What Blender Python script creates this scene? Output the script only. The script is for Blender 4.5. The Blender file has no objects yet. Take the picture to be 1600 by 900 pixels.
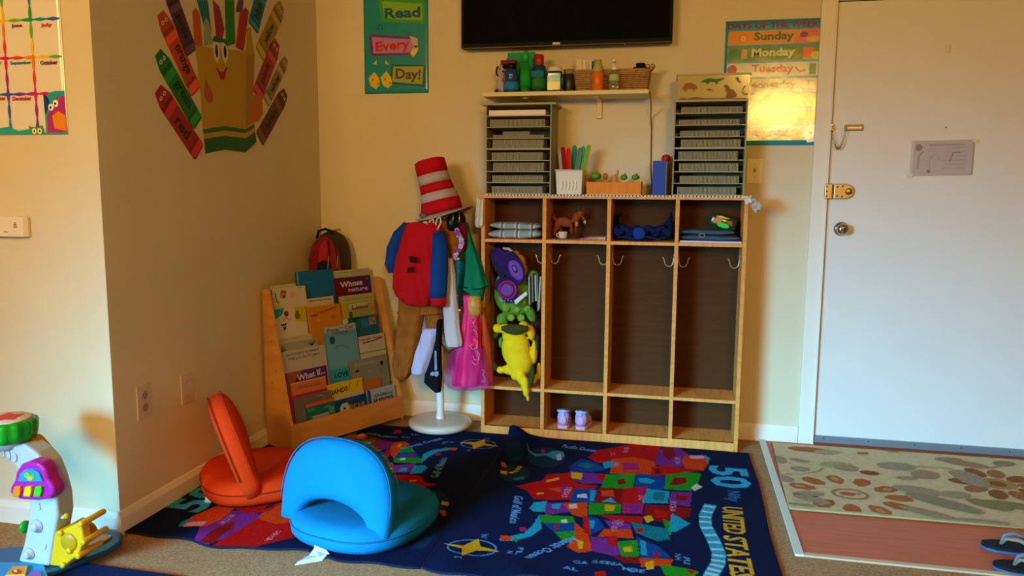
import bpy, bmesh, math, random
import numpy as np
from mathutils import Vector, Matrix, noise
from mathutils.geometry import tessellate_polygon
R = math.radians
random.seed(7)
SC = bpy.context.scene
COL = SC.collection

# ------------------------------------------------------------------ camera
F_PX, PITCH, YAW, ROLL = 1202.8, 0.12588, -0.21361, 0.00661
CAM = Vector((1.874, -3.816, 1.201))
_f = Vector((math.sin(YAW)*math.cos(PITCH), math.cos(YAW)*math.cos(PITCH), -math.sin(PITCH)))
_r = Vector((math.cos(YAW), -math.sin(YAW), 0)); _u = _r.cross(_f)
RGT = _r*math.cos(ROLL)+_u*math.sin(ROLL); UPV = -_r*math.sin(ROLL)+_u*math.cos(ROLL)
cd = bpy.data.cameras.new('camera'); camo = bpy.data.objects.new('camera', cd); COL.objects.link(camo)
cd.sensor_width = 36; cd.lens = F_PX/1600*36; cd.clip_start = 0.05
camo.matrix_world = Matrix(((RGT.x, UPV.x, -_f.x, CAM.x), (RGT.y, UPV.y, -_f.y, CAM.y), (RGT.z, UPV.z, -_f.z, CAM.z), (0, 0, 0, 1)))
SC.camera = camo
def pray(px, py): return _f + RGT*((px-800)/F_PX) + UPV*((450-py)/F_PX)
def at(px, py, Y):                       # world point on the plane y=Y seen at a pixel of the photo
    d = pray(px, py); return CAM + d*((Y-CAM.y)/d.y)
def atx(px, py, X=0.0):
    d = pray(px, py); return CAM + d*((X-CAM.x)/d.x)
def flo(px, py, Z=0.0):
    d = pray(px, py); return CAM + d*((Z-CAM.z)/d.z)

# ------------------------------------------------------------------ world, lamps, exposure
SC.view_settings.view_transform = 'Standard'; SC.view_settings.look = 'None'
SC.view_settings.exposure = 0.0; SC.view_settings.gamma = 1.0
w = bpy.data.worlds.new('world'); SC.world = w; w.use_nodes = True
w.node_tree.nodes['Background'].inputs[0].default_value = (0.5, 0.6, 0.8, 1)
w.node_tree.nodes['Background'].inputs[1].default_value = 0.3
def area(name, loc, target, sx, sy, power, col, spread=180):
    l = bpy.data.lights.new(name, 'AREA'); l.shape = 'RECTANGLE'; l.size = sx; l.size_y = sy; l.energy = power; l.color = col
    l.spread = R(spread)
    o = bpy.data.objects.new(name, l); COL.objects.link(o); o.location = loc
    o.rotation_euler = (Vector(target)-Vector(loc)).to_track_quat('-Z', 'Y').to_euler(); return o
# daylight through the low window behind and left of the camera
area('window_daylight', (-0.9, -5.9, 1.3), (2.75, 0, -1.55), 1.6, 1.1, 145, (0.13, 0.56, 1.0), 50)
# warm ceiling lamp in the right part of the room, warm table lamp beyond the left edge
area('wall_lamp_light', (2.97, -5.9, 2.12), (2.4, 0, 1.6), 0.7, 0.34, 78, (1.0, 0.58, 0.14))
area('room_lamp_light', (0.1, -4.7, 2.36), (0.9, 0.0, 1.8), 0.9, 0.9, 96, (1.0, 0.62, 0.22))
pl = bpy.data.lights.new('table_lamp_light', 'POINT'); pl.energy = 5; pl.color = (1.0, 0.42, 0.12); pl.shadow_soft_size = 0.12
plo = bpy.data.objects.new('table_lamp_light', pl); COL.objects.link(plo); plo.location = (-1.15, -2.15, 1.35)

# ------------------------------------------------------------------ materials
def lin(h):
    h = h.lstrip('#'); v = [int(h[i:i+2], 16)/255 for i in (0, 2, 4)]
    return tuple(x/12.92 if x <= 0.04045 else ((x+0.055)/1.055)**2.4 for x in v)
MC = {}
def mat(hexc, rough=0.6, bump=0, bscale=200, var=0, vscale=30, metal=0, coat=0, trans=0, alpha=1, emit=0, spec=0.22, sheen=0, stretch=None):
    key = (hexc, rough, bump, bscale, var, vscale, metal, coat, trans, alpha, emit, spec, sheen, stretch)
    if key in MC: return MC[key]
    m = bpy.data.materials.new('mat_'+hexc.strip('#')); m.use_nodes = True
    nt = m.node_tree; b = nt.nodes['Principled BSDF']; c = lin(hexc)
    b.inputs['Base Color'].default_value = (*c, 1); b.inputs['Roughness'].default_value = rough
    b.inputs['Metallic'].default_value = metal; b.inputs['Coat Weight'].default_value = coat
    b.inputs['Coat Roughness'].default_value = 0.12
    b.inputs['Transmission Weight'].default_value = trans; b.inputs['Alpha'].default_value = alpha
    b.inputs['Specular IOR Level'].default_value = spec; b.inputs['Sheen Weight'].default_value = sheen
    if emit: b.inputs['Emission Color'].default_value = (*c, 1); b.inputs['Emission Strength'].default_value = emit
    if bump or var:
        tc = nt.nodes.new('ShaderNodeTexCoord'); vec = tc.outputs['Object']
        if stretch:
            mp = nt.nodes.new('ShaderNodeMapping'); mp.inputs['Scale'].default_value = stretch
            nt.links.new(vec, mp.inputs[0]); vec = mp.outputs[0]
    if var:
        n = nt.nodes.new('ShaderNodeTexNoise'); n.inputs['Scale'].default_value = vscale; n.inputs['Detail'].default_value = 5
        nt.links.new(vec, n.inputs['Vector'])
        r = nt.nodes.new('ShaderNodeValToRGB'); r.color_ramp.elements[0].position = 0.3; r.color_ramp.elements[1].position = 0.7
        r.color_ramp.elements[0].color = (*[x*(1-var) for x in c], 1); r.color_ramp.elements[1].color = (*[min(1, x*(1+var)) for x in c], 1)
        nt.links.new(n.outputs['Fac'], r.inputs[0]); nt.links.new(r.outputs[0], b.inputs['Base Color'])
    if bump:
        n = nt.nodes.new('ShaderNodeTexNoise'); n.inputs['Scale'].default_value = bscale; n.inputs['Detail'].default_value = 3
        nt.links.new(vec, n.inputs['Vector'])
        k = nt.nodes.new('ShaderNodeBump'); k.inputs['Strength'].default_value = bump; k.inputs['Distance'].default_value = 0.004
        nt.links.new(n.outputs['Fac'], k.inputs['Height']); nt.links.new(k.outputs[0], b.inputs['Normal'])
    MC[key] = m; return m
def fab(h, var=0.12): return mat(h, 0.9, 0.5, 500, var, 25, spec=0.15, sheen=0.0)
def plas(h, rough=0.35): return mat(h, rough, 0, 200, 0.0, spec=.35)
def prt(h): return mat(h, 0.5, spec=0.15)
def pap(h): return mat(h, 0.7, spec=0.2)
def lam(h): return mat(h, 0.16, 0.25, 9, spec=0.6)
WALLX = mat('#a48a62', 0.8, 0.2, 100, .03, 3)
WALL = mat('#d6c7a0', 0.75, 0.25, 160, 0.03, 3, spec=0.3)
TRIM = mat('#e4dcc6', 0.5, 0.05, 60, 0.02, 4)
DOORM = mat('#dcd6c8', 0.42, 0.06, 40, 0.02, 3)
WOOD = mat('#d88c40', 0.65, 0.1, 90, 0.14, 6, spec=.2, stretch=(1, 1, 12))
WOODH = mat('#dc9446', 0.65, 0.1, 90, 0.14, 6, spec=.2, stretch=(12, 1, 1))
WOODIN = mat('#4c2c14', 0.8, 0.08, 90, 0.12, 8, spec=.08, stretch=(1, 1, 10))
BIRCH = mat('#c8893f', 0.5, 0.1, 60, 0.12, 5, stretch=(1, 1, 6))
CARPET = mat('#aa8258', 0.95, 1.0, 420, 0.35, 160, spec=0.05)
BLACK = mat('#0a0a0a', 0.35); STEEL = mat('#b9b2a0', 0.3, metal=0.9); WHITE = plas('#e8e4da')

# ------------------------------------------------------------------ mesh kit
class MB:
    def __init__(s): s.v = []; s.f = []; s.m = []; s.mats = []; s.sm = []
    def mi(s, m):
        if m is None: return 0
        if m not in s.mats: s.mats.append(m)
        return s.mats.index(m)
    def add(s, vs, fs, m=None, smooth=False):
        o = len(s.v); s.v += [tuple(v) for v in vs]; k = s.mi(m)
        for f in fs: s.f.append(tuple(i+o for i in f)); s.m.append(k); s.sm.append(smooth)
        return s
    def box(s, lo, hi, m=None, M=None):
        x0, y0, z0 = lo; x1, y1, z1 = hi
        vs = [Vector(p) for p in ((x0,y0,z0),(x1,y0,z0),(x1,y1,z0),(x0,y1,z0),(x0,y0,z1),(x1,y0,z1),(x1,y1,z1),(x0,y1,z1))]
        if M: vs = [M@v for v in vs]
        return s.add(vs, [(0,3,2,1),(4,5,6,7),(0,1,5,4),(1,2,6,5),(2,3,7,6),(3,0,4,7)], m)
    def prism(s, pts, off, m=None, smooth=False):     # pts: list of 3D points, extruded by vector off
        n = len(pts); off = Vector(off); vs = [Vector(p) for p in pts]+[Vector(p)+off for p in pts]
        return s.add(vs, [tuple(range(n))[::-1], tuple(range(n, 2*n))]+[(i, (i+1) % n, n+(i+1) % n, n+i) for i in range(n)], m, smooth)
    def tube(s, pts, r, m=None, seg=10, closed=False):
        pts = [Vector(p) for p in pts]; n = len(pts); rs = r if isinstance(r, (list, tuple)) else [r]*n
        vs = []; prev = None
        for i, p in enumerate(pts):
            a = pts[(i-1) % n] if (i or closed) else p; b = pts[(i+1) % n] if (i < n-1 or closed) else p
            t = (b-a).normalized()
            if prev is None: prev = t.orthogonal().normalized()
            x = (prev - t*prev.dot(t)); x = x.normalized() if x.length > 1e-6 else t.orthogonal().normalized()
            prev = x; y = t.cross(x)
            for k in range(seg):
                an = 2*math.pi*k/seg; vs.append(p+(x*math.cos(an)+y*math.sin(an))*rs[i])
        fs = []
        for i in range(n if closed else n-1):
            for k in range(seg):
                fs.append((i*seg+k, i*seg+(k+1) % seg, ((i+1) % n)*seg+(k+1) % seg, ((i+1) % n)*seg+k))
        if not closed: fs += [tuple(range(seg))[::-1], tuple((n-1)*seg+k for k in range(seg))]
        return s.add(vs, fs, m, True)
    def lathe(s, prof, o, m=None, seg=28, ax=None, scallop=0, ns=0):   # prof: (r,z) pairs
        o = Vector(o); A = Vector(ax).normalized() if ax else Vector((0, 0, 1))
        X = A.orthogonal().normalized() if ax else Vector((1, 0, 0)); Y = A.cross(X); vs = []
        for r, z in prof:
            for k in range(seg):
                an = 2*math.pi*k/seg; rr = r*(1+scallop*math.cos(ns*an)); vs.append(o+X*rr*math.cos(an)+Y*rr*math.sin(an)+A*z)
        n = len(prof); fs = [(i*seg+k, i*seg+(k+1) % seg, (i+1)*seg+(k+1) % seg, (i+1)*seg+k) for i in range(n-1) for k in range(seg)]
        fs += [tuple(range(seg))[::-1], tuple((n-1)*seg+k for k in range(seg))]
        return s.add(vs, fs, m, True)
    def ell(s, c, r, m=None, M=None, seg=16, rings=10):
        c = Vector(c); r = r if isinstance(r, (tuple, list)) else (r, r, r); vs = []
        for i in range(1, rings):
            ph = math.pi*i/rings
            for k in range(seg):
                a = 2*math.pi*k/seg; v = Vector((r[0]*math.sin(ph)*math.cos(a), r[1]*math.sin(ph)*math.sin(a), r[2]*math.cos(ph)))
                vs.append(c+(M@v if M else v))
        t = Vector((0, 0, r[2])); vs += [c+(M@t if M else t), c-(M@t if M else t)]
        nn = (rings-1)*seg; fs = []
        for i in range(rings-2):
            for k in range(seg): fs.append((i*seg+k, (i+1)*seg+k, (i+1)*seg+(k+1) % seg, i*seg+(k+1) % seg))
        for k in range(seg): fs += [(nn, k, (k+1) % seg), (nn+1, (rings-2)*seg+(k+1) % seg, (rings-2)*seg+k)]
        return s.add(vs, fs, m, True)
    def loft(s, rings, m=None, seg=40, folds=0, amp=0, ph=0, sq=2.0):    # ring: centre, half-width vector, half-depth vector [, fold strength]
        vs = []
        for j, rg in enumerate(rings):
            c, a, b = Vector(rg[0]), Vector(rg[1]), Vector(rg[2]); k2 = rg[3] if len(rg) > 3 else 1.0
            for k in range(seg):
                t = 2*math.pi*k/seg; g = 1+amp*k2*(math.sin(folds*t+ph)+0.5*math.sin((folds*1.7)//1*t+2+ph))
                ct, st = math.cos(t), math.sin(t); e = 2/sq
                vs.append(c+a*math.copysign(abs(ct)**e, ct)*(1+(g-1)*0.35)+b*math.copysign(abs(st)**e, st)*g)
        n = len(rings); fs = [(i*seg+k, i*seg+(k+1) % seg, (i+1)*seg+(k+1) % seg, (i+1)*seg+k) for i in range(n-1) for k in range(seg)]
        fs += [tuple(range(seg))[::-1], tuple((n-1)*seg+k for k in range(seg))]
        return s.add(vs, fs, m, True)
    def sheet(s, fn, nu, nv, m=None, smooth=True):
        vs = [fn(i/nu, j/nv) for j in range(nv+1) for i in range(nu+1)]
        return s.add(vs, [(j*(nu+1)+i, j*(nu+1)+i+1, (j+1)*(nu+1)+i+1, (j+1)*(nu+1)+i) for j in range(nv) for i in range(nu)], m, smooth)
def wm(o):
    M = o.matrix_basis.copy()
    return wm(o.parent)@M if o.parent else M
def obj(name, mb, m=None, parent=None, bevel=0, bseg=2, subsurf=0, remesh=0, solid=0, smooth=None):
    me = bpy.data.meshes.new(name); me.from_pydata(mb.v, [], mb.f)
    mats = mb.mats if mb.mats else [m]
    for x in mats: me.materials.append(x if x else m)
    if mb.mats and m and len(mb.mats) == 1 and mb.mats[0] is None: me.materials[0] = m
    me.polygons.foreach_set('material_index', mb.m)
    me.polygons.foreach_set('use_smooth', [bool(x) if smooth is None else smooth for x in mb.sm])
    bm = bmesh.new(); bm.from_mesh(me); bmesh.ops.recalc_face_normals(bm, faces=bm.faces); bm.to_mesh(me); bm.free()
    o = bpy.data.objects.new(name, me); COL.objects.link(o)
    if parent is not None:
        o.parent = parent; me.transform(wm(parent).inverted())
    else:
        xs = [v.co for v in me.vertices]
        c = Vector(((min(v.x for v in xs)+max(v.x for v in xs))/2, (min(v.y for v in xs)+max(v.y for v in xs))/2, min(v.z for v in xs)))
        me.transform(Matrix.Translation(-c)); o.location = c
    if remesh:
        q = o.modifiers.new('remesh', 'REMESH'); q.mode = 'VOXEL'; q.voxel_size = remesh; q.use_smooth_shade = True
        q = o.modifiers.new('smooth', 'SMOOTH'); q.iterations = 6
    if solid: q = o.modifiers.new('solid', 'SOLIDIFY'); q.thickness = solid; q.offset = 0
    if bevel:
        q = o.modifiers.new('bevel', 'BEVEL'); q.width = bevel; q.segments = bseg; q.limit_method = 'ANGLE'; q.angle_limit = R(40); q.harden_normals = False
    if subsurf: q = o.modifiers.new('sub', 'SUBSURF'); q.levels = subsurf; q.render_levels = subsurf
    return o
def tag(o, label=None, cat=None, group=None, kind=None):
    if label: o['label'] = label
    if cat: o['category'] = cat
    if group: o['group'] = group
    if kind: o['kind'] = kind
    return o
def thing(name, label, cat, loc=(0, 0, 0), rotz=0, group=None):
    o = bpy.data.objects.new(name, None); COL.objects.link(o); o.location = loc; o.rotation_euler = (0, 0, rotz); o.empty_display_size = 0.05
    return tag(o, label, cat, group)
def struct(name, mb, m, bevel=0, label=None):
    o = obj(name, mb, m, None, bevel); o['kind'] = 'structure'
    if label: o['label'] = label
    return o
def dup(o, parent=None, label=None, group=None):
    c = o.copy(); COL.objects.link(c)
    if parent is not None: c.parent = parent
    if label: c['label'] = label
    if group: c['group'] = group
    for ch in [x for x in COL.objects if x.parent == o]: dup(ch, c)
    return c
def bx(lo, hi): return MB().box(lo, hi)

# ------------------------------------------------------------------ flat print (lettering and pictures) as thin geometry
TCACHE = {}
def text_mesh(s, bold=0.0, italic=0.0):
    k = (s, bold, italic)
    if k in TCACHE: return TCACHE[k]
    cu = bpy.data.curves.new('t', 'FONT'); cu.body = s; cu.align_x = 'CENTER'; cu.offset = bold; cu.resolution_u = 2; cu.shear = italic
    o = bpy.data.objects.new('t', cu); COL.objects.link(o)
    bpy.context.view_layer.update()
    dg = bpy.context.evaluated_depsgraph_get(); me = bpy.data.meshes.new_from_object(o.evaluated_get(dg))
    vs = [(v.co.x, v.co.y) for v in me.vertices]; fs = [tuple(p.vertices) for p in me.polygons]
    bpy.data.objects.remove(o); bpy.data.meshes.remove(me)
    if vs:
        x0 = min(a for a, b in vs); x1 = max(a for a, b in vs); y0 = min(b for a, b in vs); y1 = max(b for a, b in vs)
        vs = [((a-(x0+x1)/2)/(y1-y0), (b-(y0+y1)/2)/(y1-y0)) for a, b in vs]
    TCACHE[k] = (vs, fs); return TCACHE[k]
def circ(cx, cy, rx, ry=None, n=20, rot=0):
    ry = rx if ry is None else ry
    return [(cx+rx*math.cos(t)*math.cos(rot)-ry*math.sin(t)*math.sin(rot), cy+rx*math.cos(t)*math.sin(rot)+ry*math.sin(t)*math.cos(rot)) for t in [2*math.pi*i/n for i in range(n)]]
def rectp(x0, y0, x1, y1): return [(x0, y0), (x1, y0), (x1, y1), (x0, y1)]
class Art:
    def __init__(s, fn, mk=prt, step=0.00012, base=0.0005): s.fn = fn; s.items = []; s.mk = mk; s.step = step; s.base = base
    def poly(s, pts, col): s.items.append((pts, [tuple(range(len(pts)))], col)); return s
    def ell(s, cx, cy, rx, ry, col, n=20, rot=0): return s.poly(circ(cx, cy, rx, ry, n, rot), col)
    def rect(s, x0, y0, x1, y1, col): return s.poly(rectp(x0, y0, x1, y1), col)
    def line(s, pts, wd, col, closed=False):
        n = len(pts); L = []; Rr = []
        for i in range(n):
            a = pts[(i-1) % n] if (i or closed) else pts[0]; b = pts[(i+1) % n] if (i < n-1 or closed) else pts[-1]
            dx, dy = b[0]-a[0], b[1]-a[1]; l = math.hypot(dx, dy) or 1; wv = wd[i] if isinstance(wd, list) else wd
            L.append((pts[i][0]-dy/l*wv/2, pts[i][1]+dx/l*wv/2)); Rr.append((pts[i][0]+dy/l*wv/2, pts[i][1]-dx/l*wv/2))
        vs = L+Rr; fs = [(i, (i+1) % n, n+(i+1) % n, n+i) for i in range(n if closed else n-1)]
        s.items.append((vs, fs, col)); return s
    def text(s, t, cx, cy, h, col, w=None, rot=0, bold=0.02, mirror=False, italic=0):
        vs, fs = text_mesh(t, bold, italic)
        if not vs: return s
        W = max(a for a, b in vs)*2; sx = (w/W) if w else h; sx = -sx if mirror else sx
        c, q = math.cos(rot), math.sin(rot)
        s.items.append(([(cx+a*sx*c-b*h*q, cy+a*sx*q+b*h*c) for a, b in vs], fs, col)); return s
    def build(s, name, parent, label=None):
        mb = MB()
        for i, (pts, fs, col) in enumerate(s.items):
            mb.add([s.fn(a, b, s.base+s.step*i) for a, b in pts], fs, s.mk(col))
        o = obj(name, mb, None, parent)
        if label: o['label'] = label
        return o
def plane_fn(O, ux, uy, n):
    O, ux, uy, n = Vector(O), Vector(ux), Vector(uy), Vector(n)
    return lambda a, b, h: O+ux*a+uy*b+n*h

# ================================================================== the setting
H = 2.44
struct('floor', bx((-2.7, -6.1, -0.06), (4.3, 0.1, 0)), CARPET, label='beige cut-pile carpet')
ef = struct('floor', bx((2.315, -1.215, 0.0), (4.3, 0.05, 0.003)), mat('#bc5e36', 0.5, 0.05, 60, 0.12, 7, spec=.3, stretch=(1, 8, 1)), label='reddish wood-look entry floor by the door')
mb = MB(); mb.box((2.285, -1.24, 0), (2.315, 0, 0.008)); struct('trim_1', mb, mat('#c9cdbb', 0.4), 0.002, 'pale edge strip between carpet and entry floor')
struct('trim_2', bx((2.315, -1.24, 0), (4.3, -1.215, 0.007)), mat('#c9ae8a', 0.5), 0.002, 'tan edge strip along the front of the entry floor')
mb = MB(); mb.box((-0.12, 0, 0), (2.535, 0.12, H)); mb.box((2.535, 0, 2.055), (3.46, 0.12, H)); mb.box((3.46, 0, 0), (4.3, 0.12, H))
struct('wall_back', mb, WALL)
struct('wall_left', bx((-0.12, -1.6, 0), (0, 0, H)), WALL)
struct('wall_front', bx((-2.7, -1.6, 0), (-0.12, -1.48, H)), WALL)
struct('wall_side', bx((-2.82, -6.1, 0), (-2.7, -1.48, H)), WALLX)
struct('wall_right', bx((4.3, -6.1, 0), (4.42, 0.12, H)), WALLX)
mb = MB(); mb.box((-2.7, -6.22, 0), (-1.7, -6.1, H)); mb.box((-0.1, -6.22, 0), (4.3, -6.1, H)); mb.box((-1.7, -6.22, 2.05), (-0.1, -6.1, H)); mb.box((-1.7, -6.22, 0), (-0.1, -6.1, 0.5))
struct('wall_rear', mb, WALLX)
wf = MB()
for a in ((-1.7, 0.5, -1.65, 2.05), (-0.15, 0.5, -0.10, 2.05), (-1.65, 0.5, -.15, 0.55), (-1.65, 2.0, -.15, 2.05), (-0.93, 0.55, -0.88, 2.0)):
    wf.box((a[0], -6.16, a[1]), (a[2], -6.11, a[3]))
wn = struct('window_1', wf, TRIM)
obj('pane', bx((-1.65, -6.14, 0.55), (-0.15, -6.135, 2.0)), mat('#ffffff', 0.02, trans=1), wn)
struct('ceiling', bx((-2.82, -6.22, H), (4.42, 0.12, H+0.05)), mat('#c4b290', 0.9))
def baseb(name, a, b, nrm):          # profiled board: body plus rounded cap
    a, b, nrm = Vector(a), Vector(b), Vector(nrm)
    pr = [(0, 0), (0.014, 0), (0.014, 0.062), (0.009, 0.074), (0.006, 0.082), (0, 0.084)]
    struct(name, MB().prism([a+nrm*p+Vector((0, 0, q)) for p, q in pr], b-a), TRIM)
baseb('baseboard_back', (0.015, 0, 0), (2.462, 0, 0), (0, -1, 0))
baseb('baseboard_left', (0, -1.614, 0), (0, 0, 0), (1, 0, 0))
baseb('baseboard_front', (-2.7, -1.6, 0), (0.0, -1.6, 0), (0, -1, 0))
# door
mb = MB(); mb.box((2.464, -0.016, 0), (2.531, 0.0, 2.125)); mb.box((2.464, -0.016, 2.058), (3.53, 0, 2.125)); mb.box((3.464, -0.016, 0), (3.53, 0, 2.058))
mb.box((2.525, -0.022, 0), (2.534, 0.02, 2.058))
struct('trim_3', mb, TRIM, 0.003, 'white casing around the entry door')
dr = struct('door_1', bx((2.5385, 0.0, 0.028), (3.455, 0.045, 2.050)), DOORM, 0.002, 'plain off-white painted entry door')
obj('door_sweep', bx((2.539, -0.012, 0.012), (3.455, 0.0, 0.045)).add([], []), mat('#8d9aa0', 0.35, metal=0.6), dr)
for i in range(5): obj('screw', MB().lathe([(0.0035, 0), (0.0035, 0.002), (0.001, 0.003)], (2.58+0.2*i, -0.012, 0.034), None, 8, (0, -1, 0)), mat('#454238', 0.4), dr)
obj('threshold', bx((2.536, -0.045, 0.003), (3.46, 0.05, 0.012)), mat('#8c3d20', 0.5), dr)['label'] = 'reddish brown threshold under the door'
p = at(1316, 358, -0.03)
kn = obj('knob', MB().lathe([(0.031, 0), (0.033, 0.004), (0.024, 0.009), (0.012, 0.013), (0.011, 0.03), (0.02, 0.036), (0.026, 0.046), (0.024, 0.058), (0.013, 0.063), (0.002, 0.064)], (p.x, 0, p.z), None, 32, (0, -1, 0)), mat('#c8c4b8', 0.15, metal=1), dr)
obj('keyhole', MB().lathe([(0.008, 0), (0.008, 0.003), (0.002, 0.0035)], (p.x, -0.063, p.z), None, 14, (0, -1, 0)), mat('#5c564a', 0.3, metal=1), kn)
BR = mat('#a89468', 0.35, metal=0.8)
lk = obj('rim_lock', MB().prism([(2.56+x, -0.0, z+1.207) for x, z in [(0, -.034), (0.055, -.034), (0.078, -.024), (0.088, 0), (0.078, .024), (0.055, .034), (0, .034)]], (0, -0.02, 0)), BR, dr, 0.003)
obj('cylinder', MB().lathe([(0.015, 0), (0.015, 0.006), (0.011, 0.008), (0.002, 0.008)], (2.624, -0.02, 1.207), None, 18, (0, -1, 0)), mat('#8e7c56', 0.3, metal=0.9), lk)
obj('strike_plate', bx((2.520, -0.03, 1.172), (2.552, -0.002, 1.242)), BR, dr, 0.003)
for x, z in ((2.528, 1.185), (2.528, 1.207), (2.528, 1.229), (2.575, 1.186), (2.575, 1.228), (2.597, 1.184), (2.597, 1.23)):
    obj('screw', MB().lathe([(0.0042, 0), (0.0042, 0.002), (0.001, 0.003)], (x, -0.03 if x < 2.55 else -0.02, z), None, 8, (0, -1, 0)), mat('#5b4c30', 0.4, metal=.6), dr)
tr = obj('chain_track', bx((2.592, -0.010, 1.481), (2.672, 0.0, 1.508)), mat('#7d7256', 0.4, metal=.7), dr, 0.003)
obj('slot', bx((2.602, -0.014, 1.491), (2.664, -0.009, 1.498)), mat('#c2b68e', 0.4, metal=.7), tr)
obj('chain_plate', bx((2.528, -0.024, 1.482), (2.541, -0.016, 1.512)), BR, dr, 0.002)
ch = MB(); n = 17
for i in range(n):
    t = i/(n-1); x = 2.534+0.063*t; z = 1.496-0.095*4*t*(1-t)*1.0-0.0; dx = 0.063; dz = -0.095*4*(1-2*t); d = Vector((dx, 0, dz)).normalized(); s = Vector((0, 1, 0)) if i % 2 else d.cross(Vector((0, 1, 0)))
    c = Vector((x, -0.03, z))
    ch.tube([c+d*0.0078*math.cos(a)+s*0.0042*math.sin(a) for a in [k*math.pi/4 for k in range(8)]], 0.0013, None, 5, True)
obj('security_chain', ch, mat('#94855c', 0.35, metal=.8), dr)
pp = at(1481, 76, 0)
obj('peephole_cover', bx((pp.x-.011, -0.006, pp.z-.018), (pp.x+.011, 0, pp.z+.018)), mat('#d9c8a4', .4), dr, 0.004)
obj('nail', MB().lathe([(0.003, 0), (0.003, .004), (.001, .005)], at(1478, 199, 0), None, 8, (0, -1, 0)), mat('#3a2c1c'), dr)

# ------------------------------------------------------------------ outlets, switch, detector
def plate(name, c, nrm, side, wd, hg, label, cat, m=WHITE):
    c, nrm, side = Vector(c), Vector(nrm), Vector(side); up = Vector((0, 0, 1))
    r = thing(name, label, cat, c)
    mb = MB().prism([c+side*a*wd/2+up*b*hg/2 for a, b in ((-1, -1), (1, -1), (1, 1), (-1, 1))], nrm*0.006)
    obj('cover_plate', mb, m, r, 0.002); return r, c, nrm, side, up
r, c, nrm, side, up = plate('wall_outlet', atx(224, 627), (1, 0, 0), (0, 1, 0), 0.075, 0.122, 'white duplex power outlet low on the shaded brown side wall', 'outlet', plas('#cdb9a2'))
for dz in (0.022, -0.022):
    so = obj('socket', MB().prism([c+side*a+up*(b+dz)+nrm*0.006 for a, b in circ(0, 0, 0.016, 0.016, 16)], nrm*0.002), plas('#a98f78'), r)
    for sx, hh in ((-.006, .008), (.006, .008)): obj('slot', MB().prism([c+side*(sx+a)+up*(b+dz+.003)+nrm*0.008 for a, b in rectp(-.0012, -hh/2, .0012, hh/2)], nrm*0.0006), BLACK, so)
    obj('slot', MB().prism([c+side*a+up*(b+dz-.008)+nrm*0.008 for a, b in circ(0, 0, .0025, .0025, 10)], nrm*0.0006), BLACK, so)
obj('screw', MB().lathe([(.003, 0), (.003, .0015), (.001, .002)], c+nrm*.006, None, 8, nrm), STEEL, r)
r, c, nrm, side, up = plate('wall_plate', atx(291.5, 607), (1, 0, 0), (0, 1, 0), 0.075, 0.118, 'white blank cover plate low on the side wall, nearer the corner', 'wall plate', plas('#cdb9a2'))
for dz in (.03, -.03): obj('screw', MB().lathe([(.003, 0), (.003, .0015), (.001, .002)], c+nrm*.006+up*dz, None, 8, nrm), STEEL, r)
r, c, nrm, side, up = plate('light_switch', (2.209, 0, 1.300), (0, -1, 0), (1, 0, 0), 0.072, 0.118, 'cream light switch on the wall between the paper organizer and the door', 'light switch', plas('#dccf9c'))
obj('toggle', MB().box((c.x-.006, -.018, c.z-.004), (c.x+.006, -.006, c.z+.012)), plas('#b0905a'), r, .002)
for dz in (.03, -.03): obj('screw', MB().lathe([(.003, 0), (.003, .0015), (.001, .002)], c+nrm*.006+up*dz, None, 8, nrm), STEEL, r)
r = thing('alarm_detector', 'white boxy gas alarm with a rounded end on the pale wall at the left edge', 'alarm', (-0.35, -1.6, 1.03))
pr = [(-0.44, 0), (-0.30, 0), (-0.290, .006), (-0.285, .02), (-.285, .03), (-0.44, .03)]
obj('housing', MB().prism([(x, -1.6-.03+y, 1.034) for x, y in [(-.44, .03), (-.283, .03), (-.283, .018), (-.291, .006), (-.302, 0), (-.44, 0)]], (0, 0, .07)), plas('#e5d5b4'), r, .004)
for k in range(4): obj('vent_slot', bx((-.323+.001*k, -1.6315, 1.066+k*.005), (-.309-.001*k, -1.6295, 1.0685+k*.005)), mat('#6b4a2a'), r)
A = Art(plane_fn((0, -1.63, 0), (1, 0, 0), (0, 0, 1), (0, -1, 0)), base=.0008)
A.text('carbon', -.355, 1.052, .005, '#7a6a4c'); A.rect(-.41, 1.075, -.39, 1.078, '#a03020'); A.build('lettering', r)

# ================================================================== wall posters
def poster(name, label, cat, corners, m, bump=True):
    pass
def curled(O, ux, uy, n, W, Hh, curl=0.006, fx=1.3, ph=0.0):
    O, ux, uy, n = Vector(O), Vector(ux), Vector(uy), Vector(n)
    return lambda a, b, h: O+ux*a+uy*b+n*(h+0.002)
def sheet_poster(fn, W, Hh, m, parent, solid=0.0006):
    mb = MB().sheet(lambda i, j: fn(i*W, j*Hh, 0), 24, 24, m); return obj('sheet', mb, m, parent, solid=solid)
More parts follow.
